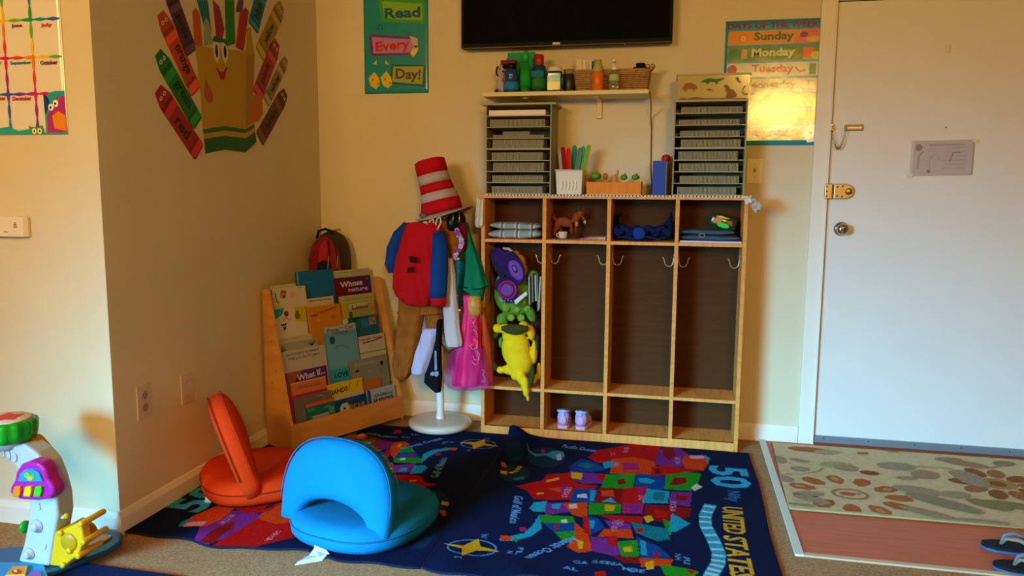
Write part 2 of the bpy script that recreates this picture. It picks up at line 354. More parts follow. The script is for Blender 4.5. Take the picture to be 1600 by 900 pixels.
# birthday chart on the pale wall
W_, H_ = 0.55, 0.62
O = Vector((-0.108-W_, -1.6, 1.376)); r = thing('wall_chart', 'white months chart with rainbow ribbon grid and owls on the pale left wall', 'poster', (-0.38, -1.6, 1.376))
fn = curled(O, (1, 0, 0), (0, 0, 1), (0, -1, 0), W_, H_, .003, 1, 1.5)
sheet_poster(fn, W_, H_, lam('#e4dccb'), r)
A = Art(fn, lam, step=.00003)
def L_(px, py):  # pixel -> chart coordinates
    q = at(px, py, -1.6); return (q.x-O.x, q.z-O.z)
gy = [L_(50, 31)[1], L_(50, 90)[1], L_(50, 147)[1]]; gx = [L_(10, 90)[0], L_(53, 90)[0]]; gx = [gx[0]-.221, gx[0]-.108]+gx
rb = ['#d61f6c', '#e23a2e', '#ef7f1a', '#f0c419', '#6fae2a', '#1f9a4a', '#1d8fb0', '#2a5fc0', '#6a3aa8', '#a02f8c']
def ribbon(p0, p1, cs):
    n = len(cs)
    for i in range(n):
        a, b = i/n, (i+1)/n; P = [(p0[0]+(p1[0]-p0[0])*t, p0[1]+(p1[1]-p0[1])*t) for t in (a, (a+b)/2, b)]
        A.line(P, [0.005, 0.0125, 0.005], cs[i])
for k, y in enumerate(gy): ribbon((0, y), (W_-.005, y), [rb[(i+3*(2-k)+1) % 10] for i in range(11)])
for k, x in enumerate(gx): ribbon((x, .0), (x, H_), [rb[(i+2*k+2) % 10] for i in range(12)])
for t, px, py, col in (('June', 28, 41, '#7a1f6a'), ('July', 74, 40, '#d02a4a'), ('September', 34, 99, '#1d7fb0'), ('October', 78, 98, '#7a1f3a'), ('December', 36, 154, '#c02050'), ('August', -8, 99, '#2a8a3a'), ('November', -4, 154, '#b04020')):
    x, y = L_(px, py); A.text(t, x, y, .014, col, w=.0078*len(t)+.012, bold=.04)
x, y = L_(70, 180); xx, yb = L_(107, 208)
A.poly([(W_-.083, 0), (W_-.083, .11), (W_-.06, .135), (W_-.035, .14), (W_-.002, .14), (W_-.002, 0)], '#1fa3a8')
A.poly([(W_-.083, .06), (W_-.085, .13), (W_-.07, .125), (W_-.06, .1)], '#223b8c')
A.poly([(W_-.078, 0), (W_-.075, .06), (W_-.055, .09), (W_-.04, .12), (W_-.002, .125), (W_-.002, 0)], '#b0307c')
A.poly([(W_-.05, .02), (W_-.055, .06), (W_-.03, .075), (W_-.004, .06), (W_-.004, 0.01)], '#e58a1f')
A.poly([(W_-.072, .075), (W_-.045, .085), (W_-.02, .12), (W_-.05, .105)], '#1fa3a8')
for cx, cy in ((W_-.058, .088), (W_-.039, .100)): A.ell(cx, cy, .0105, .0115, '#f4f0e8', 16); A.ell(cx-.002, cy-.001, .004, .0045, '#151515', 12)
A.poly([(0, 0), (0, .02), (.08, .026), (.2, .015), (.32, .026), (.36, .012), (.4, .018), (.44, .004), (W_, .006), (W_, 0)], '#1fa3a8')
A.poly([(W_-.147, 0), (W_-.15, .03), (W_-.14, .025), (W_-.11, .024), (W_-.098, .031), (W_-.088, 0)], '#4f9a30')
for cx in (W_-.129, W_-.108): A.ell(cx, .011, .0085, .0095, '#f4f0e8', 16); A.ell(cx, .011, .0035, .004, '#151515', 12)
A.build('print', r)

# crayons and crayon box stuck on the side wall
def LW(px, py): q = atx(px, py); return (q.y, q.z)
DEC = lambda h: mat(h, 0.55, spec=.3)
r = thing('crayon_box_decal', 'large yellow crayon box wall decal with green stripes and small crayons in it', 'wall decal', (0, -0.85, 1.35), group=None)
fn = lambda a, b, h: Vector((h, a, b))
bxp = [LW(*q) for q in ((304, 70), (325, 74), (382, 80), (395, 72), (397, 85), (394, 160), (397, 195), (400, 220), (383, 238), (350, 234), (320, 240), (317, 212), (315, 190), (312, 140))]
obj('box_panel', MB().prism([Vector((0.001, a, b)) for a, b in bxp], (0.0015, 0, 0)), DEC('#b58c22'), r)
A = Art(fn, DEC, step=.0001, base=.0027)
P_ = lambda *q: [LW(*z) for z in q]
A.poly(P_((383, 88), (397, 85), (394, 190), (383, 200)), '#a3742a')
A.poly(P_((316, 202), (350, 197), (383, 202), (396, 194), (397, 199), (383, 208), (350, 204), (317, 209)), '#1f6a2c')
A.poly(P_((318, 217), (350, 212), (383, 216), (398, 206), (400, 222), (383, 238), (350, 234), (320, 240)), '#125c28')
A.poly(P_((320, 122), (326, 134), (332, 148), (332, 160), (325, 162), (318, 150)), '#a8581e')
A.poly(P_((392, 160), (397, 148), (405, 150), (409, 160), (410, 178), (402, 190), (390, 192)), '#b8641e')
for x, y in ((337, 78), (350, 79)):
    cx, cy = LW(x, y); A.ell(cx, cy, .024, .05, '#cfc9a8', 20)
    cx, cy = LW(x+.5, y+2); A.ell(cx, cy, .010, .026, '#0c0f10', 16)
A.line(P_((337, 106), (342, 113), (348, 114), (354, 105)), .006, '#2a1a0c'); A.poly(P_((339, 110), (345, 114), (352, 110), (350, 124), (344, 125)), '#a01818')
A.poly(P_((330, 64), (334, 56), (343, 60), (353, 62), (355, 74), (348, 66), (338, 66)), '#15602a')
A.build('print', r)
for i, (pts, col) in enumerate((([(300, 18), (305, 12), (312, 22), (316, 72), (304, 73)], '#b8531c'), ([(307, 0), (324, 0), (330, 50), (318, 40)], '#1b6f80'), ([(318, 35), (322, 28), (327, 38), (331, 68), (318, 73)], '#8f9a74'),
        ([(332, 0), (342, 10), (350, 45), (346, 64), (338, 62)], '#8f2348'), ([(351, 0), (365, 0), (367, 68), (353, 73)], '#1d7a2c'), ([(368, 18), (372, 0), (380, 0), (378, 20)], '#5a3a66'), ([(374, 22), (383, 12), (388, 18), (380, 80), (368, 74)], '#a02620'), ([(385, 46), (391, 43), (397, 88), (384, 86)], '#b08a2c'))):
    cr = obj('small_crayon', MB().prism([Vector((0.0005, *LW(*q))) for q in pts], (0.0012+.00012*i, 0, 0)), DEC(col), r)
def crayon(px0, px1, wpx, col, word, label, dark='#00000'):
    a = Vector((0, *LW(*px0))); b = Vector((0, *LW(*px1)))      # a: tip end, b: butt end (on the wall plane)
    d = (b-a); L = d.length; d.normalize(); s = Vector((0, -d.z, d.y)); wv = wpx
    r = thing('crayon_decal', label, 'wall decal', (a+b)/2, group=None)
    out = [a-s*wv*.28, a+s*wv*.28, a+d*L*.16+s*wv*.5, b-d*L*.03+s*wv*.5, b+s*wv*.42, b-s*wv*.42, b-d*L*.03-s*wv*.5, a+d*L*.16-s*wv*.5]
    obj('crayon_shape', MB().prism([q+Vector((.0008, 0, 0)) for q in out], (.0015, 0, 0)), DEC(col), r)
    up = d.z > 0
    f2 = plane_fn(a+Vector((.0023, 0, 0)), d if up else d, s, (1, 0, 0))
    A = Art(f2, DEC, base=.0002, step=.0001); v = lin(col)
    dk = '#%02x%02x%02x' % tuple(int(int(col[i:i+2], 16)*.72) for i in (1, 3, 5)); lt = '#%02x%02x%02x' % tuple(min(255, int(int(col[i:i+2], 16)*1.25+12)) for i in (1, 3, 5))
    A.rect(L*.19, -wv*.49, L*.23, wv*.49, dk); A.rect(L*.25, -wv*.47, L*.34, wv*.47, lt); A.rect(L*.83, -wv*.49, L*.86, wv*.49, dk); A.rect(L*.88, -wv*.46, L*.97, wv*.46, lt)
    for k in (-.16, .16): A.ell(L*.1, wv*k, L*.022, wv*.12, '#d8ccb0', 12); A.ell(L*.1, wv*k, L*.01, wv*.06, '#101010', 8)
    flip = word in ('pink', 'white', 'yellow', 'brown', 'blue')
    A.text(word, L*.58, 0, wv*.55, '#101810' if True else dk, rot=math.pi if flip else 0, w=min(L*.36, wv*.34*len(word)*1.05))
    A.build('lettering', r); return r
crayon((246, 139), (311, 239), .088, '#9c1d24', 'red', 'red crayon decal, lowest on the left of the crayon box')
crayon((246, 82), (309, 193), .08, '#14702e', 'green', 'green crayon decal left of the crayon box, between the red and orange ones')
crayon((250, 20), (306, 144), .08, '#b8401c', 'orange', 'orange crayon decal left of the crayon box, above the green one')
crayon((262, -18), (299, 83), .08, '#4a2a4c', 'purple', 'dark purple crayon decal at the upper left of the crayon box')
crayon((412, -22), (395, 44), .085, '#136c86', 'blue', 'blue crayon decal at the upper right of the crayon box')
crayon((440, 8), (405, 86), .085, '#9a7c26', 'yellow', 'yellow crayon decal right of the crayon box')
crayon((433, 66), (401, 150), .082, '#9c3038', 'pink', 'pink crayon decal right of the crayon box, below the yellow one')
crayon((447, 92), (415, 160), .06, '#8a7858', 'white', 'off-white crayon decal right of the crayon box, faint against the wall')
crayon((446, 144), (405, 218), .08, '#5c3418', 'brown', 'brown crayon decal, lowest on the right of the crayon box')

# reading poster
W_, H_ = .345, .50; O = Vector((0.263, 0, 1.690)); r = thing('wall_poster', 'teal laminated reading poster with three signs on the corner end of the back wall', 'poster', (.435, 0, 1.69))
fn = curled(O, (1, 0, 0), (0, 0, 1), (0, -1, 0), W_, H_, .006, .8, 0.4)
sheet_poster(fn, W_, H_, lam('#15898c'), r)
def PL(px, py): q = at(px, py, 0); return (q.x-O.x, q.z-O.z)
A = Art(fn, lam, step=.00004); P_ = lambda *q: [PL(*z) for z in q]
A.poly(P_((590, -8), (664, -2), (664, 37), (597, 34)), '#3f9a34'); A.poly(P_((597, 2), (660, 6), (660, 32), (601, 29)), '#7fae2c')
A.text('Read', *PL(629, 20), .052, '#17536c', w=.19, bold=.035)
A.poly(P_((577, 54), (652, 58), (652, 86), (580, 88)), '#6a2f8c'); A.poly(P_((581, 58), (648, 62), (648, 82), (584, 84)), '#b07aa4')
A.text('Every', *PL(614, 73), .062, '#c81c30', w=.185, rot=R(3), bold=.035)
A.poly(P_((634, 53), (640, 50), (642, 57)), '#2c7a3a'); A.poly(P_((640, 56), (653, 60), (653, 72), (645, 70)), '#c0a8a8'); A.poly(P_((641, 84), (646, 76), (654, 74), (652, 82), (646, 89)), '#d8c21c')
A.poly(P_((612, 101), (666, 101), (664, 136), (609, 131)), '#115c66'); A.poly(P_((615, 104), (662, 104), (660, 132), (613, 128)), '#9aa52a')
A.text('Day!', *PL(638, 118), .068, '#5a3450', w=.135, rot=R(-3), bold=.03)
for cx, cy in ((587, 127), (606, 126)):
    A.poly(P_((cx-11, cy-4), (cx-2, cy-15), (cx+6, cy-4), (cx+7, cy+6), (cx+1, cy+12), (cx-7, cy+8)), '#d8b818')
    A.ell(*PL(cx-4, cy-2), .004, .005, '#301c0c', 10); A.ell(*PL(cx+4, cy+4), .004, .004, '#301c0c', 10)
    A.poly(P_((cx+5-(8 if cx > 600 else 3), 92+2), (cx+2, 101), (cx-4, 100)), '#d8b818')
A.line(P_((588, 44), (592, 48), (590, 40), (597, 39), (598, 47)), .004, '#12343c')
A.build('print', r)

# days of the week poster
W_, H_ = .44, .566; O = Vector((2.052, 0, 1.418)); r = thing('wall_poster', 'blue laminated chart of the seven weekdays between the organizer and the door', 'poster', (2.27, 0, 1.418))
ux = Vector((.9999, 0, .0)); fn = curled(O, ux, (0, 0, 1), (0, -1, 0), W_, H_, .006, .7, 2.0)
sheet_poster(fn, W_, H_, lam('#1794ae'), r)
A = Art(fn, lam, step=.00004)
A.text('DAYS OF THE WEEK', .21, .543, .030, '#7a1c5a', w=.405, bold=.05)
rows = [('Sunday', '#d98a28', '#2a5a2c'), ('Monday', '#5b7a22', '#c4d090'), ('Tuesday', '#c9c4a0', '#b01c20'), ('Wednesday', '#c8bc90', '#3c4440'), ('Thursday', '#e0a81c', '#c87c18'), ('Friday', '#d89a20', '#8a3a1a'), ('Saturday', '#1b86a0', '#7a2c4c')]
for k, (t, bg, fg) in enumerate(rows):
    y1 = .520-.0725*k; y0 = y1-.064
    A.poly([(.010, y0+.004), (.014, y0), (.425, y0+.003), (.428, y0+.010), (.426, y1-.004), (.42, y1), (.016, y1)], bg)
    if t == 'Sunday': A.poly([(.3, y0+.003), (.42, y0+.004), (.42, y1-.002), (.34, y1-.002)], '#d8685a'); A.ell(.08, y0+.03, .024, .024, '#e8a030', 18); A.line(circ(.08, y0+.03, .019, None, 16), .004, '#b8641c', True); A.ell(.345, y0+.04, .018, .012, '#7a3a7c'); A.ell(.385, y0+.02, .03, .012, '#d8b020')
    if t == 'Monday': A.ell(.045, y0+.032, .026, .022, '#187a3a'); A.rect(.075, y0+.012, .10, y1-.01, '#b89a78'); A.rect(.345, y0+.005, .39, y1-.008, '#d85a28'); A.ell(.40, y0+.02, .022, .018, '#c8b81c')
    if t == 'Tuesday': A.ell(.035, y0+.035, .022, .022, '#b0242a'); A.line([(.315, y0+.04), (.335, y0+.02), (.36, y0+.028)], .01, '#b03a3a'); A.rect(.375, y0+.008, .405, y1-.008, '#1d7a42')
    if t == 'Wednesday': A.rect(.372, y0+.01, .41, y1-.008, '#a89a84'); A.rect(.382, y0+.015, .40, y1-.014, '#c9b89c')
    if t == 'Thursday': A.ell(.37, y0+.035, .035, .028, '#a8b828', 18); A.ell(.37, y0+.035, .02, .018, '#d8b81c', 14)
    if t == 'Friday': A.rect(.30, y0+.008, .40, y0+.028, '#c04020'); A.rect(.1, y0+.008, .25, y0+.02, '#b85a1c')
    if t == 'Saturday': A.rect(.014, y0+.002, .40, y0+.018, '#3a8a2c'); A.ell(.33, y0+.03, .024, .026, '#a84020', 18); A.poly([(.36, y0+.03), (.39, y1+.01), (.428, y1+.008), (.428, y0), (.385, y0-.01)], '#e0dcc8'); A.ell(.395, y0+.035, .008, .006, '#d02030', 8)
    A.text(t, .215-(.02 if t == 'Wednesday' else 0), y0+.033, .047 if 'y' in t else .04, fg, w={'Sunday': .175, 'Monday': .19, 'Tuesday': .185, 'Wednesday': .25, 'Thursday': .2, 'Friday': .15, 'Saturday': .2}[t], bold=.035)
A.build('print', r)

# notice taped to the door
q0, q1 = at(1421, 275, 0), at(1524, 210, 0); W_, H_ = q1.x-q0.x, .155; O = Vector((q0.x, -0.001, q0.z))
r = thing('taped_notice', 'grey printed notice in a clear sleeve taped to the door', 'paper', O)
fn = curled(O, (1, 0, .018), (0, 0, 1), (0, -1, 0), W_, H_, .003, 1.2, 1)
sheet_poster(fn, W_, H_, mat('#bfb09c', .25), r, .0004)
A = Art(fn, lambda h: mat(h, .3))
A.rect(.008, .012, W_-.01, H_-.01, '#b5a9a4'); A.ell(.03, H_-.03, .015, .016, '#8a7f80'); A.line([(.03, .03), (.033, .09), (.05, .11)], .01, '#9e948e')
for k in range(6): A.rect(.13+.01*(k % 2), .03+k*.018, W_-.03, .033+k*.018, '#9a8f92')
A.rect(.07, H_-.022, W_-.04, H_-.018, '#8f8688'); A.line([(.08, .03), (.075, .07), (.1, .1), (.12, .07)], .006, '#a89e92'); A.line([(.16, .06), (.17, .1), (.2, .1)], .006, '#8c8484')
A.rect(.07, .012, .082, .026, '#7a7074')
A.build('print', r)
for k, (x, z) in enumerate(((.0, 0), (W_, H_))):
    obj('tape', MB().prism([O+Vector((x-.012, -.008, z-.008)), O+Vector((x+.012, -.008, z-.008)), O+Vector((x+.012, -.008, z+.008)), O+Vector((x-.012, -.008, z+.008))], (0, .001, 0)), mat('#d8cca8', .2), r)

# ================================================================== television
p0, p1 = at(723, 77, -.06), at(1048, 70, -.06)
zb = 1.885; x0, x1 = 0.803, 1.812
r = thing('television', 'large black flat television on the wall above the shelf', 'television', ((x0+x1)/2, 0, zb))
r.rotation_euler = (0, R(-.3), 0)
tvM = BLACK
obj('casing', bx((x0, -.085, zb), (x1, -.04, zb+.60)), mat('#050505', .6, spec=.15), r, .004)
obj('screen', bx((x0+.014, -.088, zb+.022), (x1-.014, -.084, zb+.586)), mat('#030403', .65, 0, spec=.05), r)
obj('logo_badge', bx((1.255, -.089, zb+.006), (1.29, -.084, zb+.015)), mat('#d8d8c8', .4), r)
obj('bottom_trim', bx((x0, -.0875, zb), (x1, -.086, zb+.003)), mat('#6a5a30', .3), r)
obj('back_housing', bx((x0+.15, -.04, zb+.08), (x1-.15, -.002, zb+.45)), BLACK, r, .01)
obj('wall_mount', bx((1.2, -.04, zb+.2), (1.42, 0, zb+.4)), mat('#222222', .5), r)
obj('status_light', MB().ell((1.595, -.08, zb-.002), .005, None, None, 10, 6), mat('#c02838', .3), r)

# ------------------------------------------------------------------ wall shelf and its brackets
r = thing('wall_shelf', 'short cream wall shelf under the television', 'shelf', (1.33, 0, 1.635))
SH = mat('#e0cf98', .5)
obj('board', bx((.94, -.205, 1.641), (1.716, 0, 1.660)), SH, r, .002)
for x in (1.137, 1.475):
    b = obj('bracket', MB().prism([(x-.012, 0, 1.55), (x-.012, -.014, 1.55), (x-.012, -.014, 1.628), (x-.012, -.16, 1.634), (x-.012, -.16, 1.641), (x-.012, 0, 1.641)], (.024, 0, 0)), SH, r, .002)
    obj('screw', MB().lathe([(.003, 0), (.003, .002), (.001, .003)], (x, -.014, 1.572), None, 8, (0, -1, 0)), STEEL, b)
tag(obj('cable', MB().tube([(1.70, -.195, 1.655), (1.722, -.19, 1.645), (1.726, -.13, 1.60), (1.722, -.03, 1.56), (1.726, -.006, 1.50), (1.728, -.006, 1.3), (1.74, -.006, 1.19)], .003, None, 8), mat('#7a5a2c')), 'thin brown cable hanging down the wall from the right end of the shelf', 'cable')

# items on the shelf --------------------------------------------------
SZ = 1.660
def put(px, Y=-.12): return at(px, 130, Y).x
def clear(h, a=.0): return mat(h, .08, trans=.6, coat=.6)
# white and black spotted plush holding a red flower
x = put(786)
r = thing('plush_dog', 'small white and black plush dog, first item on the left end of the shelf', 'plush toy', (x, -.12, SZ))
mb = MB(); mb.ell((x, -.12, SZ+.045), (.033, .03, .045)); mb.ell((x+.003, -.13, SZ+.105), (.03, .03, .032)); mb.ell((x+.01, -.158, SZ+.097), (.014, .014, .011)); mb.ell((x-.02, -.15, SZ+.012), (.014, .02, .012)); mb.ell((x+.02, -.15, SZ+.012), (.014, .02, .012))
obj('body', mb, fab('#b8b0a8'), r, remesh=.003)
for sx in (-1, 1): obj('ear', MB().ell((x+.003+sx*.028, -.128, SZ+.108), (.009, .012, .024)), fab('#1a1614'), r)
obj('patch', MB().ell((x+.016, -.155, SZ+.125), (.012, .006, .012)), fab('#151212'), r)
obj('nose', MB().ell((x+.011, -.172, SZ+.099), .005), BLACK, r)
for sx in (-1, 1): obj('eye', MB().ell((x+.003+sx*.011, -.158, SZ+.113), .0035), BLACK, r)
obj('paw_pad', MB().ell((x-.02, -.17, SZ+.012), (.008, .004, .008)), BLACK, r)
for k in range(6): a = k*math.pi/3; obj('petal', MB().ell((x+.018+.01*math.cos(a), -.158, SZ+.062+.01*math.sin(a)), (.007, .003, .007)), fab('#c03a4a'), r)
# folders under the television
x = put(806)
r = thing('paper_stack', 'flat green and teal folder tops peeking out under the television', 'folder', (x, -.06, SZ))
for k, (c_, dz) in enumerate((('#2a9a6a', 0), ('#1f8fa0', .004), ('#a05a2c', -.02))):
    obj('folder', bx((x-.05-.01*k, -.045+.012*k, SZ), (x+.075, -.038+.012*k, SZ+.205+dz)), pap(c_), r)
# small orange red box behind
r = thing('craft_box', 'small orange and red cardboard box behind the plush dog on the shelf', 'box', (put(800), -.07, SZ))
x = put(800, -.07); obj('carton', bx((x-.05, -.09, SZ), (x+.02, -.058, SZ+.16)), pap('#b85a34'), r, .001); obj('lid', bx((x-.052, -.092, SZ+.14), (x+.022, -.056, SZ+.165)), pap('#7a2030'), r, .001)
def bottle(name, label, cat, px, Y, prof, m, cap=None, capm=None, lab=None, group=None, sx=1):
    x = put(px, Y); r = thing(name, label, cat, (x, Y, SZ))
    obj('bottle_body', MB().lathe(prof, (x, Y, SZ), None, 26), m, r)
    if cap: obj('cap', MB().lathe(cap, (x, Y, SZ), None, 24), capm, r)
    if lab: obj('label', MB().lathe([(lab[0], lab[1]), (lab[0]+.0008, lab[1]), (lab[0]+.0008, lab[2]), (lab[0], lab[2])], (x, Y, SZ), None, 26), lab[3], r)
    return r, x
bottle('paint_bottle', 'translucent blue craft bottle with black cap on the shelf', 'bottle', 799, -.155, [(.034, 0), (.037, .004), (.037, .055), (.033, .065), (.036, .075), (.036, .100), (.024, .112), (.018, .116)], clear('#1d5fae'), [(.020, .112), (.023, .114), (.023, .132), (.018, .137), (.002, .138)], BLACK, (.0375, .012, .05, pap('#2a7ab8')))
bottle('paint_bottle', 'tall bright green craft bottle near the left end of the shelf', 'bottle', 821, -.16, [(.022, 0), (.025, .004), (.025, .12), (.018, .14), (.014, .145)], clear('#17b832'), [(.015, .143), (.016, .17), (.008, .19), (.003, .195)], plas('#1aa83a'), (.0255, .03, .10, pap('#1c9a2c')))
r, x = bottle('glue_bottle', 'dark teal green bottle with red cap behind the green bottle', 'bottle', 842, -.12, [(.036, 0), (.039, .004), (.039, .105), (.03, .125), (.02, .132)], plas('#0f4a4a'), [(.021, .13), (.023, .132), (.023, .175), (.018, .18), (.002, .18)], plas('#a8201c'), (.0395, .02, .07, pap('#2a7a1c')))
obj('side_band', bx((x-.03, -.1615, SZ+.072), (x+.03, -.158, SZ+.10)), pap('#1d6a8c'), r)
# blue square jar with white lid
x = put(867, -.15); r = thing('wipes_jar', 'square blue jar with white screw lid in the middle of the shelf', 'jar', (x, -.15, SZ))
obj('jar_body', bx((x-.036, -.18, SZ), (x+.036, -.12, SZ+.093)), clear('#164f9a'), r, .008)
obj('lid', MB().lathe([(.033, .093), (.034, .095), (.034, .113), (.03, .116), (.002, .117)], (x, -.15, SZ), None, 28), plas('#d8d4b8'), r)
obj('collar', MB().lathe([(.031, .088), (.0345, .09), (.0345, .095), (.031, .096)], (x, -.15, SZ), None, 28), plas('#1a3a7a'), r)
obj('label', bx((x-.03, -.1825, SZ+.01), (x+.03, -.1802, SZ+.075)), mat('#7ab8b0', .15), r)
obj('label_band', bx((x-.03, -.1832, SZ+.012), (x+.03, -.1826, SZ+.045)), mat('#d8cf5a', .15), r)
x = put(886, -.13); r = thing('jar', 'dark jar standing behind the blue jar, at the basket', 'jar', (x, -.11, SZ))
obj('jar_body', MB().lathe([(.026, 0), (.028, .003), (.028, .085), (.024, .09)], (x+.005, -.10, SZ), None, 22), plas('#2c2a1c'), r); obj('lid', MB().lathe([(.027, .088), (.027, .11), (.002, .111)], (x+.005, -.10, SZ), None, 22), plas('#8a7a4a'), r)
# wicker basket: woven strips on the walls
bx0, bx1 = put(895, -.17)+.0, put(1014, -.17); r = thing('storage_basket', 'tan woven basket on the right half of the shelf', 'basket', ((bx0+bx1)/2, -.11, SZ))
by0, by1, bh = -.132, -.015, .096; BK = mat('#b98f4c', .75, .6, 200, .25, 60); BK2 = mat('#8f6a34', .8, .5, 200, .2, 60)
mb = MB()
def wave_strip(p0, p1, z, ph, nrm):
    p0, p1, nrm = Vector(p0), Vector(p1), Vector(nrm); n = int((p1-p0).length/.006); pts = []
    mb.tube([p0+(p1-p0)*(i/n)+nrm*.0022*math.cos(math.pi*i+ph)+Vector((0, 0, z)) for i in range(n+1)], .0032, None, 5)
for k in range(11):
    z = SZ+.006+k*.0084; ph = math.pi*(k % 2); e = .012*(1-k/11)
    wave_strip((bx0+e, by0+e, 0), (bx1-e, by0+e, 0), z, ph, (0, -1, 0)); wave_strip((bx1-e, by0+e, 0), (bx1-e, by1, 0), z, ph, (1, 0, 0)); wave_strip((bx0+e, by0+e, 0), (bx0+e, by1, 0), z, ph, (-1, 0, 0)); wave_strip((bx0+e, by1, 0), (bx1-e, by1, 0), z, ph, (0, 1, 0))
tag(obj('woven_wall', mb, BK, r), kind='stuff')
obj('basket_floor', bx((bx0+.014, by0+.014, SZ+.001), (bx1-.014, by1-.002, SZ+.006)), BK2, r)
obj('rim', MB().tube([(bx0, by0, SZ+bh+.003), (bx1, by0, SZ+bh+.003), (bx1, by1, SZ+bh+.003), (bx0, by1, SZ+bh+.003)], .0055, None, 8, True), BK, r)
obj('handle', MB().tube([(bx1+.004, -.15, SZ+bh), (bx1+.015, -.14, SZ+bh+.012), (bx1+.018, -.115, SZ+bh+.016), (bx1+.015, -.09, SZ+bh+.012), (bx1+.004, -.08, SZ+bh)], .004, None, 8), BK, r)
for k in range(6):
    x = bx0+.012+k*.014; c_ = ['#d8c8a0', '#e4dcc0', '#cfc09c', '#dcd0b0', '#3f5a8c', '#b9a4a0'][k]
    o = tag(obj('envelope', MB().prism([(x, -.115+.008*k, SZ+.01), (x+.030, -.115+.008*k, SZ+.01), (x+.022, -.110+.008*k, SZ+.155-.004*(k % 3)), (x-.008, -.110+.008*k, SZ+.155-.004*(k % 3))], (0, .0018, 0)), pap(c_)), '%s standing in the left end of the basket' % ['leftmost cream paper card', 'second cream paper card from the left', 'third paper card from the left', 'fourth paper card from the left', 'blue paper card', 'pinkish paper card'][k], 'card', 'cards in the basket')
# orange spray bottle and clear pump bottle in front of the basket -> they stand at the shelf edge beside the basket
def bottle2(z0, prof, r, x, Y, nm, m): return obj(nm, MB().lathe(prof, (x, Y, z0), None, 24), m, r)
x = at(932, 130, -.215).x
r = thing('glue_bottle', 'orange bottle with pale olive cap in front of the basket', 'bottle', (x, -.2, SZ))
YB = -.17
obj('bottle_body', MB().lathe([(.026, 0), (.028, .003), (.028, .075), (.024, .085), (.0225, .087)], (x, YB, SZ), None, 24), mat('#d8691a', .25), r)
obj('cap', MB().lathe([(.0235, .085), (.0235, .10), (.019, .115), (.017, .14), (.002, .142)], (x, YB, SZ), None, 24), mat('#a8a45a', .5), r)
x = at(958, 130, -.215).x
r = thing('pump_bottle', 'clear hand gel bottle with white pump in front of the basket', 'bottle', (x, YB, SZ))
obj('bottle_body', MB().lathe([(.021, 0), (.023, .003), (.023, .03), (.021, .034), (.023, .04), (.022, .075), (.012, .09), (.010, .095)], (x, YB, SZ), None, 24), mat('#d8dcc0', .06, trans=.85), r)
obj('gel_label', MB().lathe([(.0232, .042), (.0236, .042), (.0232, .072), (.0225, .072)], (x, YB, SZ), None, 24), mat('#b8c070', .3), r)
obj('pump_collar', MB().lathe([(.012, .093), (.0125, .094), (.0125, .108), (.005, .110), (.004, .128), (.002, .128)], (x, YB, SZ), None, 18), plas('#e8e4cc'), r)
obj('nozzle', MB().box((x-.007, YB-.03, SZ+.126), (x+.007, YB+.010, SZ+.136)), plas('#e8e4cc'), r, .003)
x = at(1001, 100, -.08).x
r = thing('web_camera', 'small black round device resting on the right end of the basket', 'gadget', (x, -.075, SZ+bh+.006))
obj('body', MB().lathe([(.018, .004), (.022, .007), (.022, .026), (.024, .030), (.018, .034), (.002, .034)], (x, -.075, SZ+bh+.005), None, 22), BLACK, r); obj('foot', bx((x-.03, -.14, SZ+bh+.0085), (x+.03, -.01, SZ+bh+.0125)), BLACK, r, .002)
for k, px in enumerate((1012, 1020)):
    q = at(px, 98, -.132); q.z = SZ+bh+.0175; tag(obj('key_ring', MB().tube([q+Vector((.009*math.cos(a), .004*math.sin(a), .009*math.sin(a)-.002)) for a in [i*math.pi/8 for i in range(16)]], .0018, None, 6, True), mat('#1c1612', .3)), 'small dark metal ring lying over the basket corner, '+('nearer the black device' if k == 0 else 'at the far right end'), 'ring')

# ================================================================== cubby locker
LX0, LX1, LY, LH = 0.942, 2.170, -0.226, 1.183
XS = [0.942, 1.249, 1.553, 1.862, 2.170]
r = lock = thing('cubby_locker', 'wooden four-bay coat locker with open cubbies against the back wall', 'locker', ((LX0+LX1)/2, LY/2, 0))
t = .018
obj('side_panel', bx((LX0, LY, 0), (LX0+t, -.016, LH-t)), WOOD, r, .0015); obj('side_panel', bx((LX1-t, LY, 0), (LX1, -.016, LH-t)), WOOD, r, .0015)
obj('top_panel', bx((LX0-.004, LY-.004, LH-t), (LX1+.004, -.016, LH)), WOODH, r, .0015)
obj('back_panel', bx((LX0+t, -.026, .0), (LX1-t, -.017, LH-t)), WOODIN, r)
obj('bottom_panel', bx((LX0+t, LY+.004, .028), (LX1-t, -.027, .046)), WOODH, r); obj('kick_board', bx((LX0+t, LY, 0), (LX1-t, LY+.016, .046)), WOODH, r, .0015)
for x in XS[1:4]: obj('divider', bx((x-t/2, LY, .046), (x+t/2, -.027, LH-t)), WOOD, r, .001)
for k in range(4):
    a = XS[k]+(t if k == 0 else t/2); b = XS[k+1]-(t if k == 3 else t/2)
    for z in (.232, .955): obj('shelf', bx((a, LY+.001, z), (b, -.027, z+.015)), WOODH, r, .001)
HK = mat('#b9ab90', .28, metal=.9)
